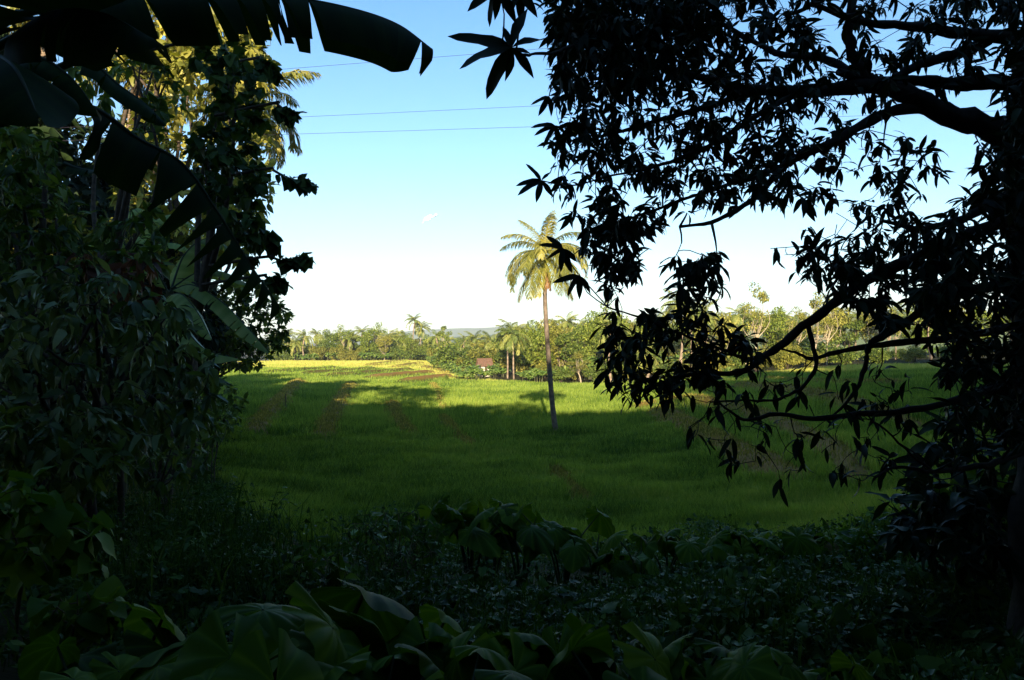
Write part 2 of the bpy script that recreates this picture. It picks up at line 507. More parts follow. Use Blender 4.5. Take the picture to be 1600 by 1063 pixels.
# dry grass on the dykes and the left bank
mb = MB()
for pts, hw, ht, bare in BUNDS[:10]:
    n = int(900 * hw * len(pts) / 10) * 3
    s = spline(pts, 200)[R.integers(0, 200, n)]
    x = s[:, 0] + R.normal(0, hw * .8, n); y = s[:, 1] + R.normal(0, hw * .8, n)
    blades(mb, x, y, H(x, y), R.uniform(.06, .28, n), .0009 * y + .004, R.uniform(.1, .9, n), True)
n = 26000
d = 19 * (120 / 19) ** R.uniform(0, 1, n); t = np.tan(R.uniform(-.62, .2, n)); x = t * d
edge = np.interp(d, [19, 21.5, 35, 67, 150], [-5, -6.5, -13.5, -24, -48])
k = (x < edge + R.normal(0, .3, n)) & (x > edge - 9); x, d = x[k], d[k]
blades(mb, x, d, H0(x, d), R.uniform(.1, .4, len(x)), .0009 * d + .004, R.uniform(0, .6, len(x)), True)
tag(mb.build('grass', M['weed']), 'dry short grass on the paddy dykes and the field bank', 'grass', kind='stuff')

# ------------------------------------------------------------------ light, sky, camera, haze
EL, AZX = math.radians(16.5), .03
sun_dir = unit(np.array([-AZX, -1.0, 0])) * math.cos(EL) + np.array([0, 0, math.sin(EL)])   # towards the sun
sd = bpy.data.lights.new('sun', 'SUN'); sd.energy = 5.0; sd.angle = math.radians(.5); sd.color = (1.0, .86, .62)
so = bpy.data.objects.new('sun', sd); link(so)
from mathutils import Vector
so.rotation_euler = Vector(as3(-sun_dir)).to_track_quat('-Z', 'Y').to_euler()
wd = bpy.data.worlds.new('World'); scene.world = wd; wd.use_nodes = True
wn, wl = wd.node_tree.nodes, wd.node_tree.links
wn.clear()
wo = wn.new('ShaderNodeOutputWorld'); bg = wn.new('ShaderNodeBackground'); sk = wn.new('ShaderNodeTexSky')
sk.sky_type = 'NISHITA'; sk.sun_disc = False; sk.sun_elevation = EL
sk.sun_rotation = math.atan2(sun_dir[0], sun_dir[1]); sk.air_density = 1.0; sk.dust_density = .6; sk.ozone_density = 1.5
sk.altitude = 50
bg.inputs['Strength'].default_value = .07
# clearer, bluer air high up than low down
wt = wn.new('ShaderNodeTexCoord'); ws = wn.new('ShaderNodeSeparateXYZ'); wr = wn.new('ShaderNodeValToRGB'); wm = wn.new('ShaderNodeMix')
wl.new(wt.outputs['Generated'], ws.inputs[0]); wl.new(ws.outputs['Z'], wr.inputs['Fac'])
el_ = wr.color_ramp.elements
el_[0].position = .0; el_[0].color = (.88, 1.0, 1.2, 1)
el_[1].position = .42; el_[1].color = (.58, .95, 1.2, 1)
k_ = el_.new(.16); k_.color = (.84, 1.05, 1.22, 1)
wm.data_type = 'RGBA'; wm.blend_type = 'MULTIPLY'; wm.inputs['Factor'].default_value = 1
wl.new(sk.outputs[0], wm.inputs['A']); wl.new(wr.outputs['Color'], wm.inputs['B'])
wl.new(wm.outputs['Result'], bg.inputs['Color']); wl.new(bg.outputs[0], wo.inputs['Surface'])

cd = bpy.data.cameras.new('camera'); cd.sensor_width = 36; cd.lens = F / 1600 * 36; cd.clip_start = .05; cd.clip_end = 30000
co = bpy.data.objects.new('camera', cd); link(co); co.location = (0, 0, CAM_Z); co.rotation_euler = (PI / 2, 0, 0)
scene.camera = co
scene.view_settings.view_transform = 'Standard'; scene.view_settings.look = 'None'
scene.view_settings.exposure = 1.6; scene.view_settings.gamma = 1
scene.view_settings.use_curve_mapping = False

HAZE = True
if HAZE:
    m, nt, N, L = new_mat('haze')
    out = N.new('ShaderNodeOutputMaterial'); v = N.new('ShaderNodeVolumePrincipled')
    v.inputs['Color'].default_value = (.85, .93, 1, 1); v.inputs['Density'].default_value = 1.7e-4
    v.inputs['Anisotropy'].default_value = 0
    L.new(v.outputs[0], out.inputs['Volume'])
    mb = MB()
    a, z0, z1 = 4500, -14, 170
    q = np.array([(x, y, z) for z in (z0, z1) for x, y in ((-a, -a), (a, -a), (a, a), (-a, a))], float)
    mb.add(q, [(3, 2, 1, 0), (4, 5, 6, 7), (0, 1, 5, 4), (1, 2, 6, 5), (2, 3, 7, 6), (3, 0, 4, 7)])
    o = mb.build('haze', m, smooth=False)
    tag(o, 'thin pale haze over the valley', 'haze', kind='stuff')

# far hills
def ridge(px, py, d, depth, mat, seed, back=1.0):
    px = np.asarray(px, float); py = np.asarray(py, float)
    X = np.linspace((px[0] - HX) / F * d, (px[-1] - HX) / F * d, 260)
    top = CAM_Z - (np.interp(X / d * F + HX, px, py) - HY) / F * d
    v = np.linspace(0, 1, 40)
    xx, vv = np.meshgrid(X, v)
    prof = np.sin(vv * PI) ** .8
    zz = -12 + (top[None] + 12) * prof + (noise2(xx, vv * depth, 12 / d, 4, seed) * .05 * (top.max() + 12)) * prof
    yy = d + (vv - .5) * depth
    n1, n2 = xx.shape
    i = np.arange(n1 - 1)[:, None] * n2 + np.arange(n2 - 1)[None]
    mb = MB()
    mb.add(np.stack([xx, yy, zz], -1), np.stack([i, i + 1, i + n2 + 1, i + n2], -1).reshape(-1, 4), .5)
    return tag(mb.build('hills', mat), kind='structure')
m, nt, N, L = new_mat('hill_forest')
out = N.new('ShaderNodeOutputMaterial'); p = N.new('ShaderNodeBsdfPrincipled'); p.inputs['Roughness'].default_value = 1
tc = N.new('ShaderNodeTexCoord'); n_ = N.new('ShaderNodeTexNoise'); n_.inputs['Scale'].default_value = .02; n_.inputs['Detail'].default_value = 10
L.new(tc.outputs['Object'], n_.inputs['Vector'])
cr = N.new('ShaderNodeValToRGB'); cr.color_ramp.elements[0].color = (.025, .045, .012, 1); cr.color_ramp.elements[1].color = (.10, .13, .035, 1)
cr.color_ramp.elements[0].position = .35; cr.color_ramp.elements[1].position = .65
L.new(n_.outputs['Fac'], cr.inputs['Fac']); L.new(cr.outputs['Color'], p.inputs['Base Color'])
bp = N.new('ShaderNodeBump'); bp.inputs['Distance'].default_value = 12; bp.inputs['Strength'].default_value = 1
L.new(n_.outputs['Fac'], bp.inputs['Height']); L.new(bp.outputs['Normal'], p.inputs['Normal']); L.new(p.outputs[0], out.inputs['Surface'])
M['hill'] = m
ridge([0, 540, 610, 650, 700, 760, 800, 840, 900, 1000, 1200, 1600], [545, 538, 522, 516, 513, 511, 509, 509, 513, 514, 509, 512], 3400, 900, m, 1)
ridge([560, 640, 720, 780, 840, 900, 1000], [545, 530, 526, 524, 521, 528, 545], 1500, 400, m, 2)
ridge([960, 1040, 1110, 1170, 1240, 1330, 1450, 1600], [540, 510, 498, 491, 497, 492, 486, 490], 700, 260, m, 3)

# little cloud
def ellipsoid(mb, c, r, nu=20, nv=10, rot=0.0, tint=.5):
    u = np.arange(nu) / nu * 2 * PI; w = np.linspace(0, PI, nv + 1)
    uu, ww = np.meshgrid(u, w)
    P = np.stack([np.cos(uu) * np.sin(ww) * r[0], np.sin(uu) * np.sin(ww) * r[1], np.cos(ww) * r[2]], -1)
    cs, sn = math.cos(rot), math.sin(rot)
    P = np.stack([P[..., 0] * cs - P[..., 2] * sn, P[..., 1], P[..., 0] * sn + P[..., 2] * cs], -1) + np.asarray(c)
    i = np.arange(nv)[:, None] * nu + np.arange(nu)[None]; j = np.arange(nv)[:, None] * nu + (np.arange(nu)[None] + 1) % nu
    mb.add(P, np.stack([i, i + nu, j + nu, j], -1).reshape(-1, 4), tint)
mb = MB(); rc = np.random.default_rng(4)
for q in range(26):
    t_ = rc.uniform(-1, 1)
    ellipsoid(mb, (t_ * 62 + rc.normal(0, 6), rc.normal(0, 10), t_ * 24 + rc.normal(0, 8)), (rc.uniform(8, 20) * (1.3 - abs(t_)), 8, rc.uniform(2, 6) * (1.4 - abs(t_))), 10, 6, rot=.35)
m = bark_mat('cloud_white', (.8, .8, .8), (.9, .9, .9), .05)
o = mb.build('cloud', m); o.location = as3(W(672, 341, 6000)); tag(o, 'tiny white wisp of cloud low in the blue sky', 'cloud')

# ------------------------------------------------------------------ coconut palms
def frond(mb, base, az, elev, Lf, bend, nl, ll, lw, tint0, r, twist=0.0, rich=True, hang=.55):
    """feathered frond: rachis with leaflets down both sides; returns nothing"""
    n = 16
    t = np.linspace(0, 1, n)
    e = elev - bend * t ** 1.3
    out_ = np.array([math.cos(az), math.sin(az), 0])
    step = Lf / (n - 1)
    em = (e[1:] + e[:-1]) / 2
    pts = np.zeros((n, 3))
    pts[1:] = np.cumsum(np.cos(em)[:, None] * out_ * step + np.sin(em)[:, None] * np.array([0, 0, step]), 0)
    side0 = np.array([-out_[1], out_[0], 0])
    pts = pts + side0 * (twist * Lf * t ** 2)[:, None] + np.asarray(base)
    tube(mb, pts, np.linspace(.045, .008, n) * (Lf / 4), 5, tint0 + .15, cap=False)
    tg = unit(np.gradient(pts, axis=0))
    u = np.linspace(.14, .99, nl)
    P = np.stack([np.interp(u, t, pts[:, k]) for k in range(3)], -1)
    T = unit(np.stack([np.interp(u, t, tg[:, k]) for k in range(3)], -1))
    for s in (-1, 1):
        sd_ = unit(np.cross(T, np.array([0, 0, 1.0])) * s + 1e-4)
        prof = np.clip(np.sin(PI * (u * .86 + .12)) ** .6, .15, 1) * ll * r.uniform(.85, 1.1, nl)
        jit = r.normal(0, .10, (nl, 3))
        dirn = unit(sd_ * .75 + T * .62 + np.array([0, 0, -hang * .5]) + jit)
        tip_dir = unit(sd_ * .45 + T * .5 + np.array([0, 0, -1.0]) * hang * 1.5 + jit)
        wv = unit(np.cross(dirn, np.cross(T, dirn) + r.normal(0, .25, (nl, 3)))) * (lw / 2)
        md = P + dirn * prof[:, None] * .5
        tp = md + tip_dir * prof[:, None] * .5
        tint = np.clip(tint0 + r.normal(0, .12, nl), 0, 1)
        o = (np.arange(nl) * 5)[:, None]
        v = np.stack([P - wv * .5, P + wv * .5, md + wv, md - wv, tp], 1)
        mb.add(v, o + np.array([[0, 1, 2, 3]]), np.repeat(tint, 5))
        mb.f3.append(o + np.array([[3, 2, 4]]) + (mb.n - nl * 5))

def near_palm(label, base, pts, r0, r1, fronds, seed, Lf=3.9, nl=52, name='coconut_palm', pale=False, nuts=7, dead=4, group=None, lw=.04):
    r = np.random.default_rng(seed)
    root = thing(name, label, 'palm', as3(base), group=group)
    path = spline([np.asarray(p) - base for p in pts], 30)
    rad_ = np.linspace(r0, r1, 30) * (1 + .04 * np.sin(np.arange(30) * 2.1)); rad_[0] *= 1.45; rad_[1] *= 1.15
    mb = MB(); tube(mb, path, rad_, 10); mb.build('trunk', M['palm_trunk_pale' if pale else 'palm_trunk'], root)
    top = path[-1]
    for az, el, ln, bend, tw, tn in fronds:
        mb = MB(); frond(mb, top + np.array([0, 0, .15]), az, el, ln, bend, nl, 1.12 * ln / 3.8, lw, tn, r, tw)
        mb.build('frond', M['palm'], root)
    for q in range(nuts):
        a = r.uniform(0, 6.28)
        mb = MB(); ellipsoid(mb, top + np.array([math.cos(a) * .32, math.sin(a) * .32, -.25 - r.uniform(0, .35)]), (.13, .13, .16), 10, 6)
        mb.build('coconut', M['coconut'], root)
    for q in range(dead):
        mb = MB(); a = r.uniform(-2.6, -.5)
        frond(mb, top + np.array([0, 0, -.15]), a, -1.15, Lf * r.uniform(.55, .8), .5, 40, .45, .05, .5, r, r.uniform(-.04, .04), hang=1.3)
        mb.build('dead_frond', M['dead'], root)
    return root

# the lone palm in the field
pb = G(870, 683); D = pb[1]
tr = [pb, W(864, 640, D), W(858, 570, D), W(852, 478, D), W(851, 398, D + .2)]
fr = []
rr_ = np.random.default_rng(5)
# (azimuth seen from above: 0 = right, pi = left, -pi/2 = towards camera), elevation, length, bend, twist, tint
for az, el, ln, bd in ((PI, .35, 3.4, 2.3), (PI - .5, .75, 3.3, 1.5), (PI + .5, -.2, 3.6, 1.5), (PI + .9, -.55, 3.7, 1.0), (PI - .2, 1.0, 3.2, 1.5),
                       (0, .3, 3.6, 2.0), (.5, .7, 3.6, 1.8), (-.5, -.1, 3.6, 1.5), (-.9, -.6, 3.6, .9), (.2, 1.05, 3.4, 1.6), (-.2, .5, 3.6, 2.1),
                       (PI / 2, .9, 3.4, 1.8), (PI / 2 + .6, .4, 3.4, 2), (PI / 2 - .6, .3, 3.4, 2), (-PI / 2, .7, 3.2, 2.2), (-PI / 2 + .5, .2, 3.4, 1.9),
                       (-PI / 2 - .5, .3, 3.4, 2.0), (-PI / 2 + .2, 1.25, 3.0, 1.0), (1.2, 1.4, 3.0, .5), (PI - .9, 1.25, 3.0, .9), (-1.2, -.7, 3.3, .7), (-2.0, -.75, 3.4, .6), (PI - .3, -.8, 3.5, .6), (.3, -.75, 3.5, .6), (PI + .3, .15, 3.6, 2.2), (-.3, .6, 3.6, 2.3), (PI - .6, .1, 3.5, 1.9), (.7, .15, 3.5, 1.9)):
    fr.append((az + rr_.normal(0, .08), el, ln, bd, rr_.normal(0, .06), rr_.uniform(.3, .7)))
near_palm('lone tall coconut palm standing in the middle of the rice field', pb, tr, .175, .12, fr, 3, 3.5, nl=74, lw=.04)

def ring_fronds(r, n, L0, elmin=-.7, elmax=1.3):
    o = []
    els = elmin + (elmax - elmin) * (r.permutation(n) + .5) / n
    for k in range(n):
        el = els[k]
        o.append((k * 2.399 + r.normal(0, .2), el, L0 * r.uniform(.85, 1.1), 1.9 - .6 * abs(el - .3), r.normal(0, .05), r.uniform(.3, .8)))
    return o

# palms in the left grove
for lab, bpx, path, d, sd, n, L0 in (
        ('sunlit coconut palm rising behind the dark heart-leaved tree', 285, [(300, 470), (370, 330), (396, 165)], 38, 21, 26, 3.5),
        ('slim coconut palm with a bare pinkish leaning trunk in the left grove', 165, [(176, 420), (194, 270), (214, 110)], 38, 22, 20, 3.4),
        ('coconut palm at the left edge whose trunk alone shows between leaves', 40, [(45, 360), (62, 150), (75, 30)], 34, 23, 18, 3.4)):
    x = (bpx - HX) / F * d
    b = np.array([x, d, Hs(x, d)])
    frs = ring_fronds(np.random.default_rng(sd), n, L0)
    if bpx == 350:
        frs += [(0, .85, 4.0, 2.1, 0, .75), (-.25, .45, 3.9, 2.3, 0, .8), (.3, .2, 3.8, 2.1, 0, .7), (-.5, -.1, 3.8, 1.6, 0, .75), (.1, -.25, 3.7, 1.4, 0, .8), (-.9, .5, 3.6, 2.2, 0, .7), (-1.2, -.4, 3.6, 1.2, 0, .8), (-.1, 1.1, 3.6, 1.8, 0, .8), (.2, -.7, 3.4, .9, 0, .8)]
    near_palm(lab, b, [b] + [W(a, c, d) for a, c in path], .2, .14, frs, sd, L0, nl=44, pale=True, nuts=4, dead=2, lw=.075,
              group='coconut palms in the left grove')

# ------------------------------------------------------------------ tree builders
def blob_leaves(mb, cen, rad_, n, tpl, size, r, flat=.75, tint=(.1, .9), down=.35, toplight=.0):
    d = unit(r.normal(size=(n, 3)))
    q = rad_ * (.35 + .65 * r.uniform(0, 1, n) ** .45)
    pos = cen + d * q[:, None] * np.array([1, 1, flat])
    dr = unit(d * .7 + r.normal(0, .6, (n, 3)) + np.array([0, 0, -down]))
    up = unit(np.array([0, 0, 1.0]) + r.normal(0, .5, (n, 3)) + d * .3)
    tn = np.clip(r.uniform(tint[0], tint[1], n), 0, 1)
    inst(mb, tpl, pos, dr, up, size * r.uniform(.7, 1.25, n), tn)

def crown_tree(r, h, cw, nblob, nleaf, tpl, leaf, trunk_r, clear=.35, gap=1.0, lean=0.0, spread=1.0):
    """(trunk MB, crown MB) for a broadleaf tree of height h and crown radius cw, base at the origin"""
    tb, cb = MB(), MB()
    fork = np.array([r.normal(0, .04) * h + lean * h * .4, r.normal(0, .04) * h, h * clear])
    tube(tb, spline([(0, 0, -.2), fork * np.array([.3, .6, .5]), fork], 8), np.linspace(trunk_r, trunk_r * .65, 8), 7)
    zc = h * (clear + 1) / 2 * 1.02; zr = h * (1 - clear) / 2
    for b in range(nblob):
        for _ in range(20):
            u = r.uniform(-1, 1, 3)
            if np.linalg.norm(u) < 1: break
        rb = cw * r.uniform(.28, .46) * gap
        c = np.array([u[0] * (cw - rb * .6) + lean * h * .5, u[1] * (cw - rb * .6), zc + u[2] * (zr - rb * .55)])
        mid = fork * .5 + c * .5 + r.normal(0, .05, 3) * h + np.array([0, 0, -.04 * h])
        tube(tb, spline([fork * r.uniform(.75, 1), mid, c], 7), np.linspace(trunk_r * .45, trunk_r * .08, 7), 5)
        blob_leaves(cb, c, rb, int(nleaf / nblob), tpl, leaf, r, tint=(r.uniform(0, .3), r.uniform(.6, 1.0)))
    return tb, cb

def place_tree(name, label, cat, base, tb, cb, bark, leafm, group=None):
    root = thing(name, label, cat, as3(base), group=group)
    tb.build('trunk', bark, root)
    cb.build('crown', leafm, root)
    return root

# ------------------------------------------------------------------ the far tree line (kinds built once, then copied)
def far_kind(seed, **k):
    r = np.random.default_rng(seed)
    return crown_tree(r, **k)
FARK = {}
def far_tree_kind(key, seed, mat, bark, **k):
    tb, cb = far_kind(seed, **k)
    FARK[key] = (tb.build('trunk', bark), cb.build('crown', mat), k['h'], k['cw'])
far_tree_kind('round_a', 31, M['far1'], M['bark_mid'], h=10, cw=3.4, nblob=16, nleaf=3800, tpl=T_CARD, leaf=.42, trunk_r=.18, clear=.22)
far_tree_kind('round_b', 32, M['far2'], M['bark_mid'], h=10, cw=3.0, nblob=14, nleaf=3800, tpl=T_CARD, leaf=.42, trunk_r=.18, clear=.18)
far_tree_kind('round_c', 33, M['far3'], M['bark_pale'], h=10, cw=2.6, nblob=13, nleaf=3000, tpl=T_CARD, leaf=.40, trunk_r=.16, clear=.2)
far_tree_kind('airy_a', 34, M['far1'], M['bark_pale'], h=12, cw=3.6, nblob=13, nleaf=1500, tpl=T_CARD, leaf=.38, trunk_r=.16, clear=.5, gap=.75)
far_tree_kind('airy_b', 35, M['far3'], M['bark_pale'], h=14, cw=3.2, nblob=16, nleaf=1700, tpl=T_CARD, leaf=.36, trunk_r=.18, clear=.35, gap=.7)
far_tree_kind('narrow', 36, M['far1'], M['bark_pale'], h=10, cw=1.5, nblob=12, nleaf=1600, tpl=T_CARD, leaf=.36, trunk_r=.13, clear=.3)
far_tree_kind('bush_a', 37, M['far2'], M['bark_mid'], h=3, cw=2.2, nblob=11, nleaf=2200, tpl=T_CARD, leaf=.30, trunk_r=.09, clear=.05)
far_tree_kind('bush_b', 38, M['far3'], M['bark_mid'], h=3, cw=1.9, nblob=11, nleaf=2200, tpl=T_SPRIG, leaf=.34, trunk_r=.09, clear=.05)
PALMK = []
for s in range(4):
    r = np.random.default_rng(60 + s)
    cb = MB()
    for az, el, ln, bd, tw, tn in ring_fronds(r, 22, 3.6, -.75, 1.35):
        frond(cb, (0, 0, 0), az, el, ln, bd, 30, 1.0, .085, tn, r, tw)
    tb = MB()
    pth = spline([(0, 0, -.03), (r.normal(0, .25), r.normal(0, .25), .5), (0, 0, 1.0)], 12)
    tube(tb, pth, np.linspace(.17, .09, 12), 7)
    PALMK.append((tb.build('trunk', M['palm_trunk_pale']), cb.build('crown', M['palm_far'])))

def banana_leaf(mb, path, wl, wr, dl, dr_, r, ntear=10, tearw=.02, segs=48, tint=.5, curlz=0.0, up=(0, 0, 1), tears_at=None, blunt=False):
    """blade along a midrib; wl / wr half widths, dl / dr_ how far each half hangs (radians), torn into strips"""
    pts = spline(path, segs + 1)
    tg = unit(np.gradient(pts, axis=0))
    t = np.linspace(0, 1, segs + 1)
    prof = np.clip(np.minimum(t * 7, 1) ** .6 * (1 - np.clip((t - .55) / .45, 0, 1) ** 2.6 * .93), .04, 1)
    if blunt: prof = np.minimum(t * 7, 1) ** .6 * (1 - np.clip((t - .82) / .18, 0, 1) ** 2.5 * .75)
    up = np.broadcast_to(np.asarray(up, float), tg.shape)
    side = unit(np.cross(tg, up))
    nrm = np.cross(side, tg)
    tints = np.clip(tint + .12 * np.sin(t * 60) + r.normal(0, .06, segs + 1), 0, 1)
    for s, w, dp in ((-1, wl, dl), (1, wr, dr_)):
        tears = np.sort(r.choice(np.arange(3, segs - 1), min(ntear, segs - 5), replace=False)) if ntear else np.array([], int)
        if tears_at is not None: tears = np.unique(np.clip((np.array(tears_at) * segs).astype(int), 1, segs - 1))
        cuts = [0] + list(tears) + [segs]
        for a, b in zip(cuts[:-1], cuts[1:]):
            if b <= a: continue
            k = np.arange(a, b + 1)
            extra = r.normal(0, .10) if ntear else 0
            rows = []
            ns = 5
            for q in range(ns + 1):
                f = q / ns
                ang_ = dp * (f * .5 + .5) + extra * f + curlz * f
                ww = (w * prof[k] * f * (1 + (r.normal(0, .04) if q == ns else 0)))[:, None]
                # strips narrow a little towards the torn edge
                shrink = 0.0
                if ntear:
                    shrink = tearw * f * (np.linspace(1, -1, len(k)) if len(k) > 1 else np.zeros(1))
                off = side[k] * s * np.cos(ang_) * ww - nrm[k] * np.sin(ang_) * ww
                rows.append(pts[k] + off + tg[k] * (w * .25 * f) + tg[k] * np.reshape(shrink, (-1, 1)))
            v = np.stack(rows, 1)
            n1, n2 = len(k), ns + 1
            i = np.arange(n1 - 1)[:, None] * n2 + np.arange(n2 - 1)[None]
            mb.add(v, np.stack([i, i + 1, i + n2 + 1, i + n2], -1).reshape(-1, 4), np.repeat(tints[k], n2))
    return pts

BANK = []
for s in range(3):
    r = np.random.default_rng(80 + s)
    cb, tbs = MB(), []
    for stem in range(5):
        tb = MB(); tbs.append(tb)
        b = np.array([r.normal(0, .8), r.normal(0, .8), 0]); hh = r.uniform(.5, 1.5)
        tube(tb, spline([b - (0, 0, .1), b + (0, 0, hh)], 4), np.linspace(.12, .07, 4), 6)
        for q in range(9):
            az = q * 2.4 + r.uniform(0, .5); el = r.uniform(.6, 1.45); Lq = r.uniform(1.3, 2.0)
            o_ = np.array([math.cos(az), math.sin(az), 0])
            p0 = b + (0, 0, hh); p1 = p0 + o_ * Lq * .5 * math.cos(el) + np.array([0, 0, Lq * .6 * math.sin(el)])
            p2 = p1 + o_ * Lq * .5 + np.array([0, 0, Lq * .3 * r.uniform(-1.2, .8)])
            banana_leaf(cb, [p0, p1, p2], .26, .26, .5, .5, r, 3, .0, 10, r.uniform(.2, .9))
    BANK.append([q.build('stem', M['stem']) for q in tbs] + [cb.build('foliage', M['banana_far'])])
for grp in list(FARK.values()) + PALMK + BANK:      # the sources go to their first copy below
    pass

FAR = []     # (root, px, kind word, group)
_first = set()
def take(src):
    """first use takes the source itself, later uses copy it"""
    if src.name in _first:
        c = src.copy(); COL.objects.link(c)
    else:
        _first.add(src.name); c = src
    return c
def far_palm(px, top, d, lean=0.0, v=None, short=False):
    top = top - (6 if px > 850 else 3)
    x = (px - HX) / F * d
    z = Hs(x, d)
    h = CAM_Z - (top - HY) / F * d - z - 1.7
    h = max(h, .5)
    v = R.integers(0, 4) if v is None else v
    root = thing('coconut_palm', '', 'palm', (x, d, z), R.uniform(0, 6.28), 'coconut palms of the far tree line')
    t, c = take(PALMK[v][0]), take(PALMK[v][1])
    t.parent = root; t.scale = (1, 1, h); c.parent = root; c.location = (0, 0, h)
    s = R.uniform(.85, 1.1); c.scale = (s, s, s)
    root.rotation_euler[1] = lean
    FAR.append((root, px, d, 'palm', h)); return root
def far_tree(px, top, d, kind, wide=1.0):
    x = (px - HX) / F * d
    z = Hs(x, d)
    if not kind.startswith('bush'): top = top - (16 if px > 850 else 7)
    t0, c0, h0, cw = FARK[kind]
    h = max(CAM_Z - (top - HY) / F * d - z, 1.0)
    s = h / h0
    nm = {'bush': 'bush'}.get(kind.split('_')[0], 'tree')
    root = thing('bush' if nm == 'bush' else 'broadleaf_tree', '', nm, (x, d, z), R.uniform(0, 6.28),
                 'bushes along the far field edge' if nm == 'bush' else 'broadleaf trees of the far tree line')
    sw = s ** .6 * wide if nm != 'bush' else s * wide
    root.scale = (sw, sw, s)
    t, c = take(t0), take(c0)
    t.parent = root; c.parent = root
    FAR.append((root, px, d, kind, h)); return root
def far_banana(px, top, d, v=None):
    x = (px - HX) / F * d
    z = Hs(x, d)
    h = max(CAM_Z - (top - HY) / F * d - z, 1.0)
    s = h / 3.2
    root = thing('banana_plant', '', 'banana plant', (x, d, z), R.uniform(0, 6.28), 'banana clumps along the far field edge')
    root.scale = (s, s, s)
    v = R.integers(0, 3) if v is None else v
    for q in BANK[v]: take(q).parent = root
    FAR.append((root, px, d, 'banana', h)); return root

# left stretch: beyond the yellow field (about 225 - 270 m)
for px, top, d in ((448, 519, 232), (460, 530, 228), (476, 519, 227), (495, 517, 240), (566, 514, 250), (607, 521, 236), (620, 518, 245), (648, 495, 236),
                   (659, 507, 240), (681, 519, 215), (727, 525, 190), (743, 522, 180), (766, 524, 165), (583, 524, 260), (430, 522, 240), (700, 527, 230),
                   (632, 523, 228), (545, 524, 235)):
    far_palm(px, top, d)
for px, top, d, k, w in ((536, 510, 235, 'airy_a', 1.1), (515, 519, 232, 'round_b', 1.1), (588, 506, 240, 'airy_a', 1.2), (572, 521, 232, 'round_a', 1), (552, 520, 240, 'round_b', 1),
                         (600, 524, 228, 'round_c', 1), (640, 526, 226, 'round_a', 1), (697, 514, 205, 'narrow', 1.2), (670, 528, 222, 'round_a', 1), (712, 533, 195, 'round_a', 1.1),
                         (505, 527, 260, 'round_a', 1.2), (470, 530, 250, 'round_b', 1.2), (440, 528, 250, 'round_b', 1.2), (530, 526, 262, 'round_b', 1.3), (618, 528, 260, 'round_b', 1.3),
                         (656, 530, 250, 'round_c', 1.2), (686, 532, 240, 'round_b', 1.2), (730, 534, 200, 'round_b', 1.2), (750, 533, 175, 'round_c', 1.1), (776, 533, 165, 'round_b', 1.2)):
    far_tree(px, top, d, k, w)
for q in range(22):
    px = 452 + q * 11.5 + R.uniform(-5, 5)
    d = np.interp(px, [450, 660, 700, 760], [226, 226, 190, 150]) + R.uniform(-1, 6)
    if R.uniform() < .5: far_banana(px, 545 + R.uniform(-5, 5), d)
    else: far_tree(px, 545 + R.uniform(-7, 5), d, R.choice(['bush_a', 'bush_b']), R.uniform(.9, 1.3))
for px, top, d, k, w in ((975, 492, 145, 'round_c', 1.0), (1015, 496, 150, 'round_a', 1.0), (1085, 492, 150, 'round_c', 1.1), (1135, 488, 150, 'airy_b', 1.2), (1210, 484, 150, 'round_a', 1.0), (1245, 480, 150, 'airy_b', 1.1),
                         (1165, 478, 155, 'airy_a', 1.1), (1305, 476, 150, 'round_c', 1.1), (1385, 474, 150, 'airy_b', 1.2), (865, 506, 160, 'round_b', 1.0), (905, 500, 155, 'round_c', 1.0), (940, 494, 160, 'round_b', 1.0)):
    far_tree(px, top + 8, d, k, w)
# middle stretch: behind the lone palm (about 125 - 170 m)
for px, top, d, ln in ((793, 508, 133, .03), (803, 509, 131, 0), (886, 495, 140, 0), (907, 506, 145, 0), (955, 505, 122, 0), (870, 524, 150, 0), (1025, 495, 150, 0), (820, 522, 160, 0),
                       (1060, 462, 118, 0), (1078, 474, 122, 0), (1100, 478, 125, 0), (1154, 483, 140, 0), (1010, 540, 118, 0), (1217, 491, 230, 0), (1229, 492, 235, 0), (1456, 470, 130, 0), (1400, 480, 140, 0),
                       (985, 505, 160, 0), (1340, 488, 150, 0), (930, 510, 160, 0)):
    far_palm(px, top, d, ln)
for px, top, d, k, w in ((836, 504, 145, 'round_a', 1), (862, 502, 150, 'round_c', 1.1), (920, 499, 140, 'round_a', .9), (952, 478, 135, 'airy_a', 1.0), (815, 514, 160, 'round_b', 1.1),
                         (845, 516, 135, 'round_a', 1), (878, 515, 135, 'round_c', 1), (895, 520, 132, 'round_b', 1), (935, 515, 132, 'round_a', 1), (970, 512, 140, 'round_b', 1.1), (908, 560, 124, 'airy_b', 1.4),
                         (1000, 510, 140, 'round_a', 1), (1040, 515, 140, 'round_b', 1.1), (1126, 490, 128, 'round_c', 1), (1182, 447, 140, 'airy_b', 1.0), (1150, 505, 150, 'round_a', 1.1), (1200, 500, 160, 'round_c', 1.2),
                         (1270, 462, 128, 'airy_b', 1), (1292, 468, 130, 'airy_b', .9), (1240, 505, 170, 'round_a', 1.2), (1320, 500, 150, 'round_b', 1.2), (1360, 490, 150, 'round_c', 1.2), (1430, 488, 150, 'round_a', 1.2),
                         (1480, 480, 150, 'round_c', 1.2), (1530, 480, 150, 'round_a', 1.3), (1580, 470, 150, 'round_b', 1.3), (1100, 515, 160, 'round_b', 1.2), (1065, 515, 150, 'round_a', 1.2), (790, 530, 150, 'round_b', 1)):
    far_tree(px, top, d, k, w)
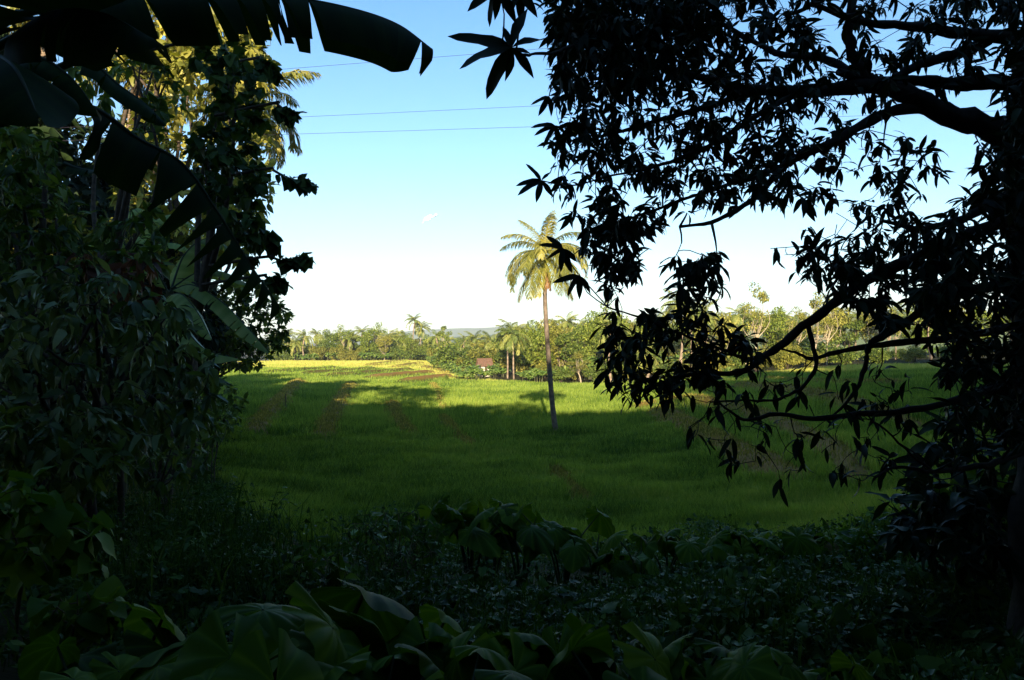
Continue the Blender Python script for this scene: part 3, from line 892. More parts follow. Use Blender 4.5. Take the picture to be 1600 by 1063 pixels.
for px, top, d, k, w in ((1230, 540, 112, 'bush_b', .9), (1320, 540, 125, 'bush_a', 1.2), (1110, 548, 120, 'bush_b', 1.2), (1180, 548, 122, 'bush_b', 1.1), (1275, 548, 122, 'bush_b', 1.2), (1375, 545, 118, 'bush_a', 1.2),
                         (1430, 540, 115, 'bush_b', 1.3), (1490, 535, 115, 'bush_a', 1.3), (698, 586, 128, 'bush_a', .5), (878, 572, 124, 'bush_a', 1.1), (930, 572, 122, 'bush_a', 1.0), (985, 570, 122, 'bush_b', 1.1), (1040, 565, 120, 'bush_a', 1.2), (1065, 560, 122, 'bush_b', 1.2),
                         (905, 568, 128, 'bush_b', 1.2), (955, 566, 128, 'bush_a', 1.3), (1015, 562, 128, 'bush_b', 1.3), (1145, 556, 124, 'bush_a', 1.1), (850, 566, 130, 'bush_b', 1.2)):
    far_tree(px, top, d, k, w)
for px, top, d in ((722, 570, 129), (735, 566, 128), (748, 571, 127), (776, 563, 138), (745, 564, 138), (768, 574, 135), (787, 570, 138), (756, 576, 131), (830, 567, 127), (845, 571, 125), (822, 575, 124), (862, 570, 124), (700, 562, 150), (712, 565, 145),
                   (725, 556, 155), (786, 560, 150), (1135, 570, 116), (1165, 568, 116), (690, 556, 165), (672, 553, 200)):
    far_banana(px, top, d)

for q in range(46):
    px = 690 + q * 19.5 + R.uniform(-8, 8)
    d = np.interp(px, [690, 720, 850, 1100, 1300, 1600], [165, 150, 132, 126, 132, 130]) + R.uniform(0, 16)
    kd = R.choice(['bush_a', 'bush_b', 'banana', 'bush_a'])
    if 730 < px < 785: d = max(d, 150)
    top = np.interp(px, [690, 850, 1000, 1600], [548, 548, 545, 535]) + R.uniform(-14, 10)
    if kd == 'banana': far_banana(px, top, d)
    else: far_tree(px, top, d, kd, R.uniform(1.1, 1.6))
for q in range(26):
    px = 440 + q * 10.2 + R.uniform(-4, 4)
    far_tree(px, 537 + R.uniform(-6, 8), np.interp(px, [450, 660, 700], [236, 236, 205]) + R.uniform(0, 10), R.choice(['bush_a', 'bush_b']), R.uniform(1.1, 1.6))
# labels of the far things: by landmark and order
def nth(k):
    o = ('first second third fourth fifth sixth seventh eighth ninth tenth eleventh twelfth thirteenth fourteenth fifteenth sixteenth seventeenth eighteenth nineteenth twentieth').split()
    if k < 20: return o[k]
    t = {2: 'twenty', 3: 'thirty', 4: 'forty', 5: 'fifty'}
    return t[(k + 1) // 10] + '-' + o[(k + 1) % 10 - 1] if (k + 1) % 10 else {30: 'thirtieth', 40: 'fortieth', 50: 'fiftieth'}[k + 1]
LOOK = {'palm': 'coconut palm', 'banana': 'banana clump', 'round_a': 'bright green round tree', 'round_b': 'deep green bushy tree', 'round_c': 'olive yellow tree',
        'airy_a': 'airy thin-crowned tree', 'airy_b': 'tall sparse pale-trunked tree', 'narrow': 'narrow upright tree', 'bush_a': 'dark green bush', 'bush_b': 'olive bush'}
def region(px, d):
    if px < 560: return 'beyond the left end of the yellow field'
    if px < 690: return 'beyond the middle of the yellow field'
    if px < 850: return 'between the yellow field and the lone palm'
    if px < 1000: return 'just right of the lone palm'
    return 'seen through the overhanging branches'
buckets = {}
for rec in FAR:
    buckets.setdefault((rec[3], region(rec[1], rec[2])), []).append(rec)
for (kd, rg), recs in buckets.items():
    recs.sort(key=lambda q: q[1])
    for q, rec in enumerate(recs):
        if len(recs) == 1: rec[0]['label'] = f'only {LOOK[kd]} {rg}'
        else: rec[0]['label'] = f'{LOOK[kd]} {rg}, {nth(q)} from the left'
for srcs in [v[:2] for v in FARK.values()] + PALMK + BANK:      # an unused kind leaves nothing behind
    for s in srcs:
        if s.name not in _first: bpy.data.objects.remove(s)

# hut among the banana clumps
hd = 141; hx = (757 - HX) / F * hd; hz = Hs(hx, hd)
hut = thing('hut', 'small hut with a rusty red roof half hidden among banana clumps', 'hut', (hx, hd, hz), .25)
hut.scale = (.68, .68, 1.0)
def box(mb, a, b, tint=.5):
    q = np.array([(x, y, z) for z in (a[2], b[2]) for x, y in ((a[0], a[1]), (b[0], a[1]), (b[0], b[1]), (a[0], b[1]))], float)
    mb.add(q, [(3, 2, 1, 0), (4, 5, 6, 7), (0, 1, 5, 4), (1, 2, 6, 5), (2, 3, 7, 6), (3, 0, 4, 7)], tint)
mb = MB(); box(mb, (-1.6, -1.3, -.2), (1.6, 1.3, 2.0)); mb.build('wall', M['wall'], hut, False)
mb = MB()
for s in (-1, 1):
    v = np.array([(-2.0, s * 1.8, 1.75), (2.0, s * 1.8, 1.75), (2.0, 0, 3.1), (-2.0, 0, 3.1)], float)
    v = np.vstack([v, v + (0, 0, .07)])
    mb.add(v, [(3, 2, 1, 0), (4, 5, 6, 7), (0, 1, 5, 4), (1, 2, 6, 5), (2, 3, 7, 6), (3, 0, 4, 7)])
mb.build('roof', M['roof'], hut, False)
for s in (-1, 1):
    mb = MB(); mb.add(np.array([(s * 1.58, -1.3, 2.0), (s * 1.58, 1.3, 2.0), (s * 1.58, 0, 3.0)]), [(0, 1, 2)]); mb.build('gable', M['wall'], hut, False)
mb = MB(); box(mb, (-.2, -1.34, 0), (.5, -1.303, 1.7)); mb.build('door', M['hutdoor'], hut, False)
mb = MB(); box(mb, (-1.2, -1.34, .8), (-.6, -1.303, 1.4)); mb.build('window', M['hutdoor'], hut, False)

# ------------------------------------------------------------------ near foliage helpers
def poly_px(poly, n, r=R):
    p = np.array(poly, float)
    lo, hi = p.min(0), p.max(0)
    o = np.zeros((0, 2))
    while len(o) < n:
        q = r.uniform(lo, hi, (n * 3, 2))
        o = np.vstack([o, q[inside(p, q[:, 0], q[:, 1])]])
    return o[:n]

def cloud(poly, n, d0, d1, r=R):
    q = poly_px(poly, n, r)
    d = r.uniform(d0, d1, n)
    return np.stack([(q[:, 0] - HX) / F * d, d, CAM_Z - (q[:, 1] - HY) / F * d], -1)

def grow(mb, nodes, nrad, targets, r, rmax=.014, rmin=.0035, sag=.08, sides=4, maxlen=None):
    """joins every target to the nearest wood already there; returns the end directions"""
    nodes = np.asarray(nodes, float); nrad = np.asarray(nrad, float)
    targets = np.asarray(targets, float)
    dmin = np.array([np.min(np.linalg.norm(nodes - t, axis=1)) for t in targets])
    order = np.argsort(dmin)
    dirs = np.zeros_like(targets)
    for k in order:
        t = targets[k]
        dd = np.linalg.norm(nodes - t, axis=1)
        q = np.argmin(dd)
        a = nodes[q]; Lq = dd[q]
        if Lq < 1e-3: dirs[k] = (0, 0, -1); continue
        mid = a * .5 + t * .5 + r.normal(0, .10, 3) * Lq + np.array([0, 0, sag * Lq])
        n = max(4, min(10, int(Lq / .12) + 3))
        p = spline([a, mid, t], n)
        ra = min(nrad[q] * .8, rmax * (.5 + Lq))
        rad_ = np.linspace(max(ra, rmin), rmin, n)
        tube(mb, p, rad_, sides, .4, cap=False)
        nodes = np.vstack([nodes, p[1:]]); nrad = np.r_[nrad, rad_[1:]]
        dirs[k] = unit(p[-1] - p[-2])
    return dirs

def whorls(mb, tips, dirs, r, tpls, n0, n1, size, spread=1.0, droop=.5, tint=(.1, .9)):
    """bunches of leaves round twig ends"""
    per = r.integers(n0, n1 + 1, len(tips))
    idx = np.repeat(np.arange(len(tips)), per)
    N_ = len(idx)
    ax = dirs[idx]
    rd = rnd_dir(N_, r)
    perp = unit(rd - ax * np.sum(rd * ax, -1, keepdims=True))
    d = unit(ax * r.uniform(-.2, .9, (N_, 1)) + perp * spread + np.array([0, 0, -droop]) * r.uniform(.3, 1.3, (N_, 1)))
    pos = tips[idx] - ax * r.uniform(0, .5, (N_, 1)) * size + perp * .008
    up = unit(np.array([0, 0, 1.0]) + r.normal(0, .45, (N_, 3)))
    s = size * r.uniform(.45, 1.3, N_)
    w = r.integers(0, len(tpls), N_)
    base_t = r.uniform(tint[0], tint[1], len(tips))[idx]
    tn = np.clip(base_t + r.normal(0, .12, N_), 0, 1)
    for k in range(len(tpls)):
        m_ = w == k
        if m_.any(): inst(mb, tpls[k], pos[m_], d[m_], up[m_], s[m_], tn[m_])

def limb(root, pts, r0, r1, mat, nodes, nrad, n=26, name='limb', sides=9):
    p = spline(pts, n)
    p = p + np.cumsum(R.normal(0, .006, p.shape), 0) * (np.linspace(0, 1, n) * np.linspace(1, 0, n) * 4)[:, None]
    rd = np.linspace(r0, r1, n) * (1 + .09 * np.sin(np.arange(n) * 1.7 + R.uniform(0, 6)) + R.normal(0, .04, n))
    mb = MB(); tube(mb, p, rd, sides)
    mb.build(name, mat, root)
    nodes.append(p); nrad.append(rd)
    return p

# ------------------------------------------------------------------ mango tree on the right
D = 6.6
mx_, my_ = (1650 - HX) / F * D, D
mango = thing('mango_tree', 'large dark mango tree leaning its leafy limbs in over the field', 'tree', (mx_, my_, Hs(mx_, my_)))
mo = np.array(mango.location)
def ML(lst):
    return [W(a, b, d) - mo for a, b, d in lst]
nodes, nrad = [], []
trk = limb(mango, [(0, 0, -.2), W(1655, 700, 6.6) - mo, W(1640, 450, 6.6) - mo, W(1625, 250, 6.6) - mo, W(1640, 60, 6.5) - mo, W(1660, -150, 6.4) - mo], .36, .2, M['bark'], nodes, nrad, 30, 'trunk', 12)
def ml(lst, a, b, n=26):
    return limb(mango, ML(lst), a, b, M['bark'], nodes, nrad, n)
ml([(1625, 240, 6.6), (1545, 200, 6.5), (1480, 180, 6.4), (1420, 152, 6.3), (1365, 130, 6.2)], .115, .065)
ml([(1368, 134, 6.2), (1345, 100, 6.2), (1338, 50, 6.2), (1340, -60, 6.1)], .05, .035)
ml([(1380, 133, 6.2), (1320, 136, 6.2), (1262, 138, 6.3), (1178, 136, 6.4), (1122, 122, 6.4), (1060, 107, 6.3), (1000, 90, 6.1), (930, 60, 6)], .065, .014)
ml([(1640, 150, 6.6), (1560, 128, 6.6), (1500, 133, 6.5), (1440, 128, 6.4), (1370, 128, 6.3), (1310, 112, 6.1)], .075, .03)
ml([(1640, 60, 6.5), (1555, 57, 6.4), (1510, 53, 6.3), (1453, 42, 6.2), (1403, 37, 6.1), (1340, 30, 6), (1270, 5, 5.9)], .06, .02)
ml([(1470, 170, 6.4), (1408, 170, 6.3), (1364, 186, 6.2), (1319, 214, 6.1), (1262, 239, 6.0), (1229, 261, 5.9), (1195, 298, 5.9), (1150, 329, 5.8), (1110, 348, 5.8), (1062, 354, 5.7)], .05, .010, 34)
ml([(1262, 240, 6), (1184, 276, 6.1), (1122, 295, 6.2), (1030, 326, 6.2), (960, 350, 6.2)], .022, .008)
ml([(1397, 122, 6.2), (1460, 92, 6.3), (1545, 62, 6.5)], .03, .05)
ml([(1350, 125, 6.2), (1290, 90, 6.6), (1210, 75, 7), (1120, 30, 7.2), (1040, 5, 7.3)], .04, .012)
ml([(1178, 136, 6.4), (1100, 170, 6.7), (1010, 190, 6.9), (930, 215, 7), (870, 225, 7)], .03, .009)
ml([(1262, 138, 6.3), (1200, 170, 6.0), (1120, 215, 5.8), (1040, 250, 5.7), (950, 275, 5.6)], .026, .008)
ml([(930, 60, 6), (880, 75, 5.2), (830, 75, 4.7), (785, 66, 4.4)], .014, .006)
# lower limbs, hanging into the view
ml([(1640, 330, 6.5), (1560, 350, 6.3), (1480, 382, 6.1), (1380, 426, 6), (1316, 466, 5.9), (1285, 490, 5.8), (1250, 514, 5.8), (1219, 538, 5.7), (1197, 553, 5.7), (1171, 573, 5.6), (1145, 581, 5.6), (1105, 582, 5.5), (1050, 590, 5.5)], .055, .012, 40)
ml([(1205, 548, 5.7), (1165, 560, 5.75), (1120, 545, 5.8), (1060, 525, 5.8), (1000, 500, 5.9), (950, 480, 5.9)], .016, .006)
ml([(1600, 440, 6.4), (1500, 455, 6.2), (1450, 475, 6.1), (1414, 492, 6), (1381, 514, 5.9), (1357, 530, 5.9), (1346, 557, 5.9), (1340, 590, 5.8), (1322, 622, 5.8), (1300, 650, 5.8)], .045, .008, 34)
ml([(1600, 505, 6.4), (1520, 525, 6.2), (1425, 540, 6.1), (1360, 549, 6), (1302, 558, 6), (1270, 563, 5.9), (1245, 551, 5.9), (1215, 543, 5.9)], .035, .006, 30)
ml([(1262, 506, 5.8), (1269, 540, 5.75), (1268, 572, 5.7), (1242, 603, 5.7), (1205, 618, 5.7), (1160, 620, 5.7), (1110, 628, 5.6)], .02, .006, 30)
ml([(1620, 590, 6.5), (1540, 610, 6.1), (1460, 630, 5.9), (1380, 642, 5.8), (1338, 645, 5.7), (1275, 652, 5.7), (1228, 643, 5.6), (1171, 652, 5.6), (1145, 642, 5.6), (1120, 626, 5.6)], .035, .006, 34)
ml([(1640, 690, 6.5), (1600, 706, 6.0), (1548, 724, 5.8), (1500, 732, 5.7), (1456, 735, 5.6), (1400, 728, 5.5), (1370, 745, 5.4)], .035, .006, 30)
ml([(1456, 735, 5.6), (1420, 700, 5.5), (1390, 672, 5.4), (1360, 655, 5.4)], .010, .005, 12)
ml([(1640, 280, 6.5), (1570, 300, 6.0), (1500, 330, 5.7), (1440, 350, 5.5), (1380, 345, 5.4)], .05, .012)
nodes = np.vstack(nodes); nrad = np.concatenate(nrad)
r = np.random.default_rng(17)
def pick(poly, n, d0, d1): return cloud(poly, n, d0, d1, r) - mo
main = np.vstack([
    pick([(850, -30), (1260, -30), (1260, 120), (1225, 320), (1090, 330), (1000, 370), (930, 415), (890, 350), (862, 240), (868, 120)], 760, 5.4, 8.2),
    pick([(850, -30), (1130, -30), (1100, 90), (960, 140), (868, 130)], 330, 5.2, 8.0),
    pick([(1250, -30), (1545, -30), (1545, 120), (1400, 180), (1250, 190)], 150, 5.4, 8),
    pick([(1220, 190), (1430, 190), (1490, 260), (1420, 340), (1230, 340)], 75, 5.2, 7.5),
    pick([(920, 345), (1000, 345), (1010, 420), (955, 455), (915, 410)], 60, 5.4, 6.8),
    pick([(1045, 400), (1125, 400), (1130, 455), (1060, 480)], 34, 5, 6.2),
    pick([(1240, 400), (1430, 330), (1520, 470), (1400, 510), (1250, 440)], 170, 5, 7),
    pick([(940, 490), (1090, 475), (1200, 555), (1150, 610), (980, 625), (935, 590)], 125, 5.2, 6.4),
    pick([(1540, 200), (1640, 150), (1640, 720), (1480, 640), (1430, 470), (1450, 360), (1520, 300)], 460, 4.6, 7.2),
    pick([(1560, -30), (1650, -30), (1650, 250), (1570, 200)], 170, 4.6, 7.0),
    pick([(1240, 620), (1500, 600), (1600, 760), (1380, 760)], 16, 5.3, 6.2),
])
outl = np.array([W(875, 300, 5.4), W(890, 330, 5.8), W(850, 20, 5.2), W(870, 120, 5.6)]) - mo
twg = MB(); lf = MB()
dirs = grow(twg, nodes, nrad, np.vstack([main, outl]), r, .016, .0035, .06)
tips = np.vstack([main, outl])
dirs = unit(dirs + np.array([0, 0, -.35]))
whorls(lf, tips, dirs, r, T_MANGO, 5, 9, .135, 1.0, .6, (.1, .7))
# two nearer bunches reaching into the sky, larger in the picture
T_LONG = [leaf_tpl(lance, .27, 6, .25, c, .2) for c in (.15, .5)]
def star(px, py, d, ends, tp=None):
    """one bunch whose leaves spread towards the given offsets (pixels)"""
    c = W(px, py, d) - mo
    grow(twg, nodes, nrad, c[None], r, .010, .004)
    for ex, ey in ends:
        v = np.array([ex / F * d, r.normal(0, .25) * math.hypot(ex, ey) / F * d, -ey / F * d])
        inst(lf, (tp or T_LONG)[int(r.integers(0, 2))], c, v, (r.normal(0, .3), -1, .6), np.linalg.norm(v) * 1.05, r.uniform(.1, .5))
star(800, 74, 4.4, [(-96, -22), (-92, 4), (-52, 66), (-4, 48), (36, 42), (-14, -38), (16, -70), (46, -30), (30, 10)])
star(778, -18, 4.3, [(-40, 38), (-24, 46), (-2, 46), (24, 30), (-44, 10), (30, 50)])
star(812, -16, 4.5, [(2, 50), (-16, 38), (26, 44), (40, 16)])
star(846, 282, 5.2, [(-38, 4), (-36, 18), (-22, -22), (-8, 34), (20, 24), (14, -16)])
star(868, 196, 5.5, [(-38, -4), (-34, 10), (-20, 30), (8, 34), (20, 12)])
star(858, 150, 5.5, [(-28, 10), (-16, 30), (6, 30), (20, -6)])
star(880, 388, 5.7, [(-26, -22), (-36, -10), (-24, 14), (-6, 34), (12, 38), (24, 20)])
star(905, 430, 5.8, [(-40, 10), (-22, 30), (0, 36), (20, 26)])
bare = np.vstack([pick([(1040, 600), (1420, 560), (1450, 745), (1200, 765), (1080, 690)], 110, 5.2, 6.2), pick([(1180, 380), (1300, 330), (1420, 340), (1240, 440)], 14, 5.2, 6.2)])
db = grow(twg, nodes, nrad, bare, r, .009, .0028, -.05)
whorls(lf, bare, unit(db + np.array([0, 0, -.3])), r, T_MANGO, 0, 3, .15, .8, .8)
# unseen leaves added above and behind the viewer to block sky light
top_ = np.stack([r.uniform(-4, 9, 420), r.uniform(-6, 6, 420), r.uniform(8.4, 11, 420)], -1) - mo
dt = unit(r.normal(size=top_.shape) + (0, 0, -.5))
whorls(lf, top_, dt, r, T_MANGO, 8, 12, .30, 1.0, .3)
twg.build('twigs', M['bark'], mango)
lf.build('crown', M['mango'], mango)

# long dead twigs with few leaves, lower right
r = np.random.default_rng(23)
# ------------------------------------------------------------------ shrub mass under the mango, right edge
def bushy(name, label, cat, poly, n, d0, d1, tpls, leafm, size, seed, root_px, bark, n0=5, n1=9, droop=.5, trunk_r=.05, spread=1.0, group=None, tint=(.1, .9), rmax=.014, dmid=None, stems=1):
    """a shrub or tree whose twigs fill an area at the given depth"""
    r = np.random.default_rng(seed)
    d = dmid or (d0 + d1) / 2
    x = (root_px - HX) / F * d
    b = np.array([x, d, Hs(x, d)])
    root = thing(name, label, cat, as3(b), group=group)
    t = cloud(poly, n, d0, d1, r) - b
    c = t.mean(0)
    top = t[:, 2].max()
    tb = MB(); nodes, nrad = [], []
    for s in range(stems):
        j = r.normal(0, .25, 2) if stems > 1 else np.zeros(2)
        ends = [c + np.array([0, 0, (top - c[2]) * .6])] + [t[k] * .8 + c * .2 for k in r.integers(0, len(t), 5)]
        fork = np.array([c[0] * .5 + j[0], c[1] * .4 + j[1], max(c[2] * .55, .3)])
        p = spline([(j[0], j[1], -.2), fork * np.array([.5, .5, .55]), fork], 12)
        rd = np.linspace(trunk_r, trunk_r * .7, 12); tube(tb, p, rd, 8); nodes.append(p); nrad.append(rd)
        for e in ends:
            p = spline([fork, fork * .5 + e * .5 + r.normal(0, .08, 3) * np.linalg.norm(e - fork), e], 16)
            rd = np.linspace(trunk_r * .6, trunk_r * .15, 16); tube(tb, p, rd, 6); nodes.append(p); nrad.append(rd)
    dirs = grow(tb, np.vstack(nodes), np.concatenate(nrad), t, r, rmax, .004, .06)
    tb.build('trunk' if cat == 'tree' else 'stems', bark, root)
    lb = MB(); whorls(lb, t, unit(dirs + np.array([0, 0, -.2])), r, tpls, n0, n1, size, spread, droop, tint)
    lb.build('crown' if cat == 'tree' else 'foliage', leafm, root)
    return root

bushy('shrub', 'dark leafy shrub massed under the mango trunk at the right edge', 'shrub',
      [(1480, 620), (1620, 560), (1640, 900), (1400, 880), (1380, 800)], 150, 6.5, 9, T_CACAO, M['mango'], .24, 41, 1600, M['bark'], 5, 8)

# ------------------------------------------------------------------ left grove
bushy('heart_leaved_tree', 'dark heart-leaved tree with drooping leafy sprays against the sky', 'tree',
      [(300, 80), (330, 60), (375, 62), (395, 100), (412, 140), (415, 190), (385, 215), (415, 262), (428, 290), (395, 325), (425, 375), (410, 415), (370, 420), (330, 330), (290, 230), (330, 160)],
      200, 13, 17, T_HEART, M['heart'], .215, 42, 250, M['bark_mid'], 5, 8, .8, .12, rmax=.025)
hl = [o for o in bpy.data.objects if o.name == 'heart_leaved_tree'][0]
# its outer sprays, traced on the sky
r = np.random.default_rng(43)
hb = np.array(hl.location)
spr = []
for pl in ([(420, 262), (450, 278), (475, 284), (490, 292)], [(420, 400), (445, 408), (468, 402), (482, 404)], [(410, 430), (436, 440), (445, 432)], [(430, 160), (448, 175), (458, 182)], [(395, 345), (420, 372), (430, 385)],
           [(400, 90), (432, 118)], [(300, 62), (320, 42), (330, 55)]):
    s = spline([W(a, b_, 14.2) for a, b_ in pl], max(8, int(len(pl) * 5)))
    spr.append(s - hb)
for s in spr:
    mb = MB(); lb = MB()
    st = s[0] + np.array([-1.2, .3, -.15])
    p = spline(np.vstack([st, s]), 26); tube(mb, p, np.linspace(.03, .005, 26), 5)
    dd = unit(np.gradient(p, axis=0))[8:]
    whorls(lb, p[8:], dd, r, T_HEART, 2, 4, .24, .9, 1.0)
    mb.build('branch', M['bark_mid'], hl); lb.build('spray', M['heart'], hl)

bushy('dark_tree', 'dark oval-leaved tree filling the upper left side below the banana leaves', 'tree',
      [(-40, 200), (60, 190), (100, 240), (115, 320), (180, 345), (240, 310), (270, 350), (260, 430), (150, 440), (-40, 430)],
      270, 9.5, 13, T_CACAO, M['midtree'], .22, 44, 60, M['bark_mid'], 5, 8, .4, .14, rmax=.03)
bushy('leafy_tree', 'dark slender tree showing small leaves between two pale palm trunks', 'tree',
      [(60, 110), (140, 80), (250, 80), (300, 130), (260, 230), (200, 220), (90, 130)], 55, 14, 18, T_OVATE, M['midtree'], .26, 45, 130, M['bark_mid'], 5, 8, .5, .12, rmax=.03)
bushy('yellowing_tree', 'sunlit olive tree behind the dark heart-leaved tree', 'tree',
      [(215, 150), (290, 15), (400, 30), (430, 300), (390, 420), (200, 420), (170, 300)], 620, 26, 34, T_OVATE, M['far3'], .40, 46, 300, M['bark_mid'], 6, 9, .5, .2, rmax=.05)
bushy('yellowing_tree', 'extra olive crown added behind the big banana leaf to fill the field shadow', 'tree', [(120, 0), (420, 0), (425, 100), (300, 130), (120, 110)], 300, 29, 33, T_OVATE, M['far3'], .42, 462, 230, M['bark_mid'], 6, 9, .5, .2, rmax=.05)  # leaf clusters added on the olive tree's top to close gaps in the field shadow
bushy('yellowing_tree', 'sunlit olive tree behind the dark oval-leaved tree at the left edge', 'tree',
      [(-120, 200), (40, 190), (70, 330), (200, 350), (230, 420), (-120, 430)], 300, 28, 36, T_OVATE, M['far3'], .40, 461, 60, M['bark_mid'], 6, 9, .5, .2, rmax=.05)
bushy('cocoa_shrub', 'large cocoa-like shrub with long drooping grey-green leaves on the left', 'shrub',
      [(-40, 440), (60, 420), (190, 430), (280, 470), (330, 560), (345, 620), (300, 680), (220, 700), (100, 720), (-40, 740)],
      480, 7.8, 11.5, T_CACAO, M['cacao'], .225, 47, 120, M['bark_mid'], 4, 7, 1.0, .09, group=None, stems=3)
bushy('rusty_shrub', 'shrub with a patch of dead rust-brown leaves above the cocoa-like shrub', 'shrub',
      [(120, 395), (200, 385), (262, 410), (255, 460), (200, 480), (130, 450)], 34, 9.5, 11, T_CACAO, M['rust'], .26, 48, 190, M['bark_mid'], 3, 6, 1.1, .05)
bushy('round_bush', 'dense round dark bush at the left border of the field', 'bush',
      [(330, 450), (380, 430), (430, 440), (455, 490), (450, 550), (400, 578), (340, 575), (320, 520)], 300, 33, 38, T_OVATE, M['far2'], .34, 49, 250, M['bark_mid'], 7, 10, .3, .12, rmax=.04)

for q, (poly, n, d0, d1, rp, lab) in enumerate((
        ([(180, 640), (300, 610), (345, 650), (330, 730), (240, 760), (170, 730)], 110, 11, 15, 260, 'low dark shrub closing the gap under the cocoa-like shrub'),
        ([(-30, 640), (90, 640), (190, 700), (180, 770), (-30, 780)], 120, 7.5, 10, 80, 'dark low shrub at the left edge above the climbing vine'),
        ([(280, 600), (350, 585), (385, 620), (370, 670), (300, 690)], 90, 24, 30, 330, 'weedy shrub on the grassy bank beside the paddy'))):
    bushy('shrub', lab, 'shrub', poly, n, d0, d1, T_CACAO if q < 2 else T_OVATE, M['midtree'], .22 if q < 2 else .26, 480 + q, rp, M['bark_mid'], 5, 8, .6, .03, stems=3)
# background trees of the left grove, dark and close-packed
for q, (px, top, d, cw, lab) in enumerate(((60, 330, 24, 4.2, 'deep green tree closing the grove at the far left edge'), (190, 360, 30, 4.0, 'deep green tree behind the pale banana leaves'),
                                           (-30, 110, 44, 5.0, 'tall green tree added far back at the left edge to shade the field'), (265, 420, 44, 4.2, 'deep green low tree behind the round bush'), (20, 430, 16, 3.0, 'deep green leaning tree behind the cocoa-like shrub'))):  # the tall far-back tree is added for its shadow on the field
    r = np.random.default_rng(300 + q)
    x = (px - HX) / F * d; z = Hs(x, d); h = CAM_Z - (top - HY) / F * d - z
    tb, cb = crown_tree(r, h, cw, 22, 7000, T_CARD, .40, .16, .12)
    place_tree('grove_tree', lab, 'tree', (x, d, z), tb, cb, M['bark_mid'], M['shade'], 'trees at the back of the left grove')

# near banana plant: its leaves cross the upper left corner
bx, by = -3.6, 3.6
bz = Hs(bx, by)
ban = thing('banana_plant', 'dark banana plant whose huge torn leaves cross the upper left corner', 'banana plant', (bx, by, bz))
bo = np.array([bx, by, bz])
mb = MB(); tube(mb, spline([(0, 0, -.1), (.03, 0, 1.2), (0, .05, 2.4)], 10), np.linspace(.15, .10, 10), 12); mb.build('pseudostem', M['stem'], ban)
crown_pt = np.array([0, .05, 2.4])
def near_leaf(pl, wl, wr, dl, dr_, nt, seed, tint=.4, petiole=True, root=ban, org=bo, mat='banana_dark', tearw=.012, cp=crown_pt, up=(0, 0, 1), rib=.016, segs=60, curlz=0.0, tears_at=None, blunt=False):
    r = np.random.default_rng(seed)
    pts = np.array([W(a, b, d) - org for a, b, d in pl])
    mb = MB()
    mid = banana_leaf(mb, pts, wl, wr, dl, dr_, r, nt, tearw, segs, tint, curlz, up, tears_at, blunt)
    lo = mb.build('leaf', M[mat], root)
    rb = MB()
    if petiole:
        pp = spline([cp, cp * .5 + pts[0] * .5 + (0, 0, .12), pts[0]], 10)
        tube(rb, pp, np.linspace(rib * 1.8, rib * 1.2, 10), 7)
    tube(rb, mid - np.array([0, 0, .006]), np.linspace(rib * 1.2, rib * .2, len(mid)), 6)
    rb.build('midrib', M['stalk'], lo)
# top leaf with the comb edge
near_leaf([(30, 20, 3.5), (150, -6, 3.6), (300, -12, 3.75), (430, -8, 3.9), (540, 10, 4.0), (620, 36, 4.1), (676, 76, 4.15)], .25, .265, .95, 1.2, 20, 501, .35, tearw=.034, segs=110, tears_at=(.12, .25, .36, .415, .47, .50, .515, .575, .95), blunt=True)
# leaves that fill the corner
near_leaf([(20, 60, 3.4), (80, 20, 3.2), (160, 20, 3.1), (240, 60, 3.0)], .28, .28, .5, 1.0, 5, 502, .3)
near_leaf([(-20, 70, 3.3), (-20, 0, 3.2), (60, -60, 3.0), (180, -70, 2.8)], .3, .3, .3, .7, 4, 503, .3)
near_leaf([(10, 110, 3.5), (60, 90, 3.5), (110, 120, 3.5), (150, 170, 3.5)], .2, .2, .4, .9, 4, 504, .8)
near_leaf([(-60, 140, 3.0), (-20, 90, 2.8), (20, 100, 2.6), (60, 180, 2.5)], .22, .22, .5, .9, 3, 505, .35)
# the long drooping leaf
near_leaf([(118, 160, 3.9), (160, 175, 3.95), (215, 215, 4.0), (285, 255, 4.05), (340, 330, 4.1), (390, 410, 4.15), (436, 476, 4.2)], .13, .32, .9, 1.15, 17, 506, .3, tearw=.045, segs=100, tears_at=(.22, .42, .58, .65, .70, .75, .80, .85, .90, .95))
near_leaf([(125, 92, 4.1), (150, 102, 4.1), (185, 132, 4.15), (225, 160, 4.2), (258, 192, 4.25)], .10, .12, .7, .9, 3, 507, .35)
near_leaf([(100, 255, 4.6), (120, 262, 4.6), (140, 265, 4.6), (158, 266, 4.6)], .05, .06, .5, .6, 1, 508, .4, petiole=False, segs=30)

# banana plants further back, sunlight put into their pale leaf colour
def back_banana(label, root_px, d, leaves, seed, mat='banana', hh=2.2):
    x = (root_px - HX) / F * d; z = Hs(x, d)
    o = np.array([x, d, z])
    rt = thing('banana_plant', label, 'banana plant', as3(o), group='pale-leaved banana plants in the left grove')
    cp = leaves[0][0]; c = W(cp[0], cp[1], cp[2]) - o
    mb = MB(); tube(mb, spline([(0, 0, -.1), c * np.array([.6, .6, .5]), c], 8), np.linspace(.13, .07, 8), 9); mb.build('pseudostem', M['stem'], rt)
    for q, (lv) in enumerate(leaves):
        near_leaf(lv, lv[0][3] if len(lv[0]) > 3 else .28, .28, .6, .6, 6, seed + q, .6, False, rt, o, mat, rib=.02, segs=40) if False else \
            near_leaf([p[:3] for p in lv], .27, .27, .65, .65, 7, seed + q, .55, False, rt, o, mat, .02, rib=.02, segs=40)
d = 15.0
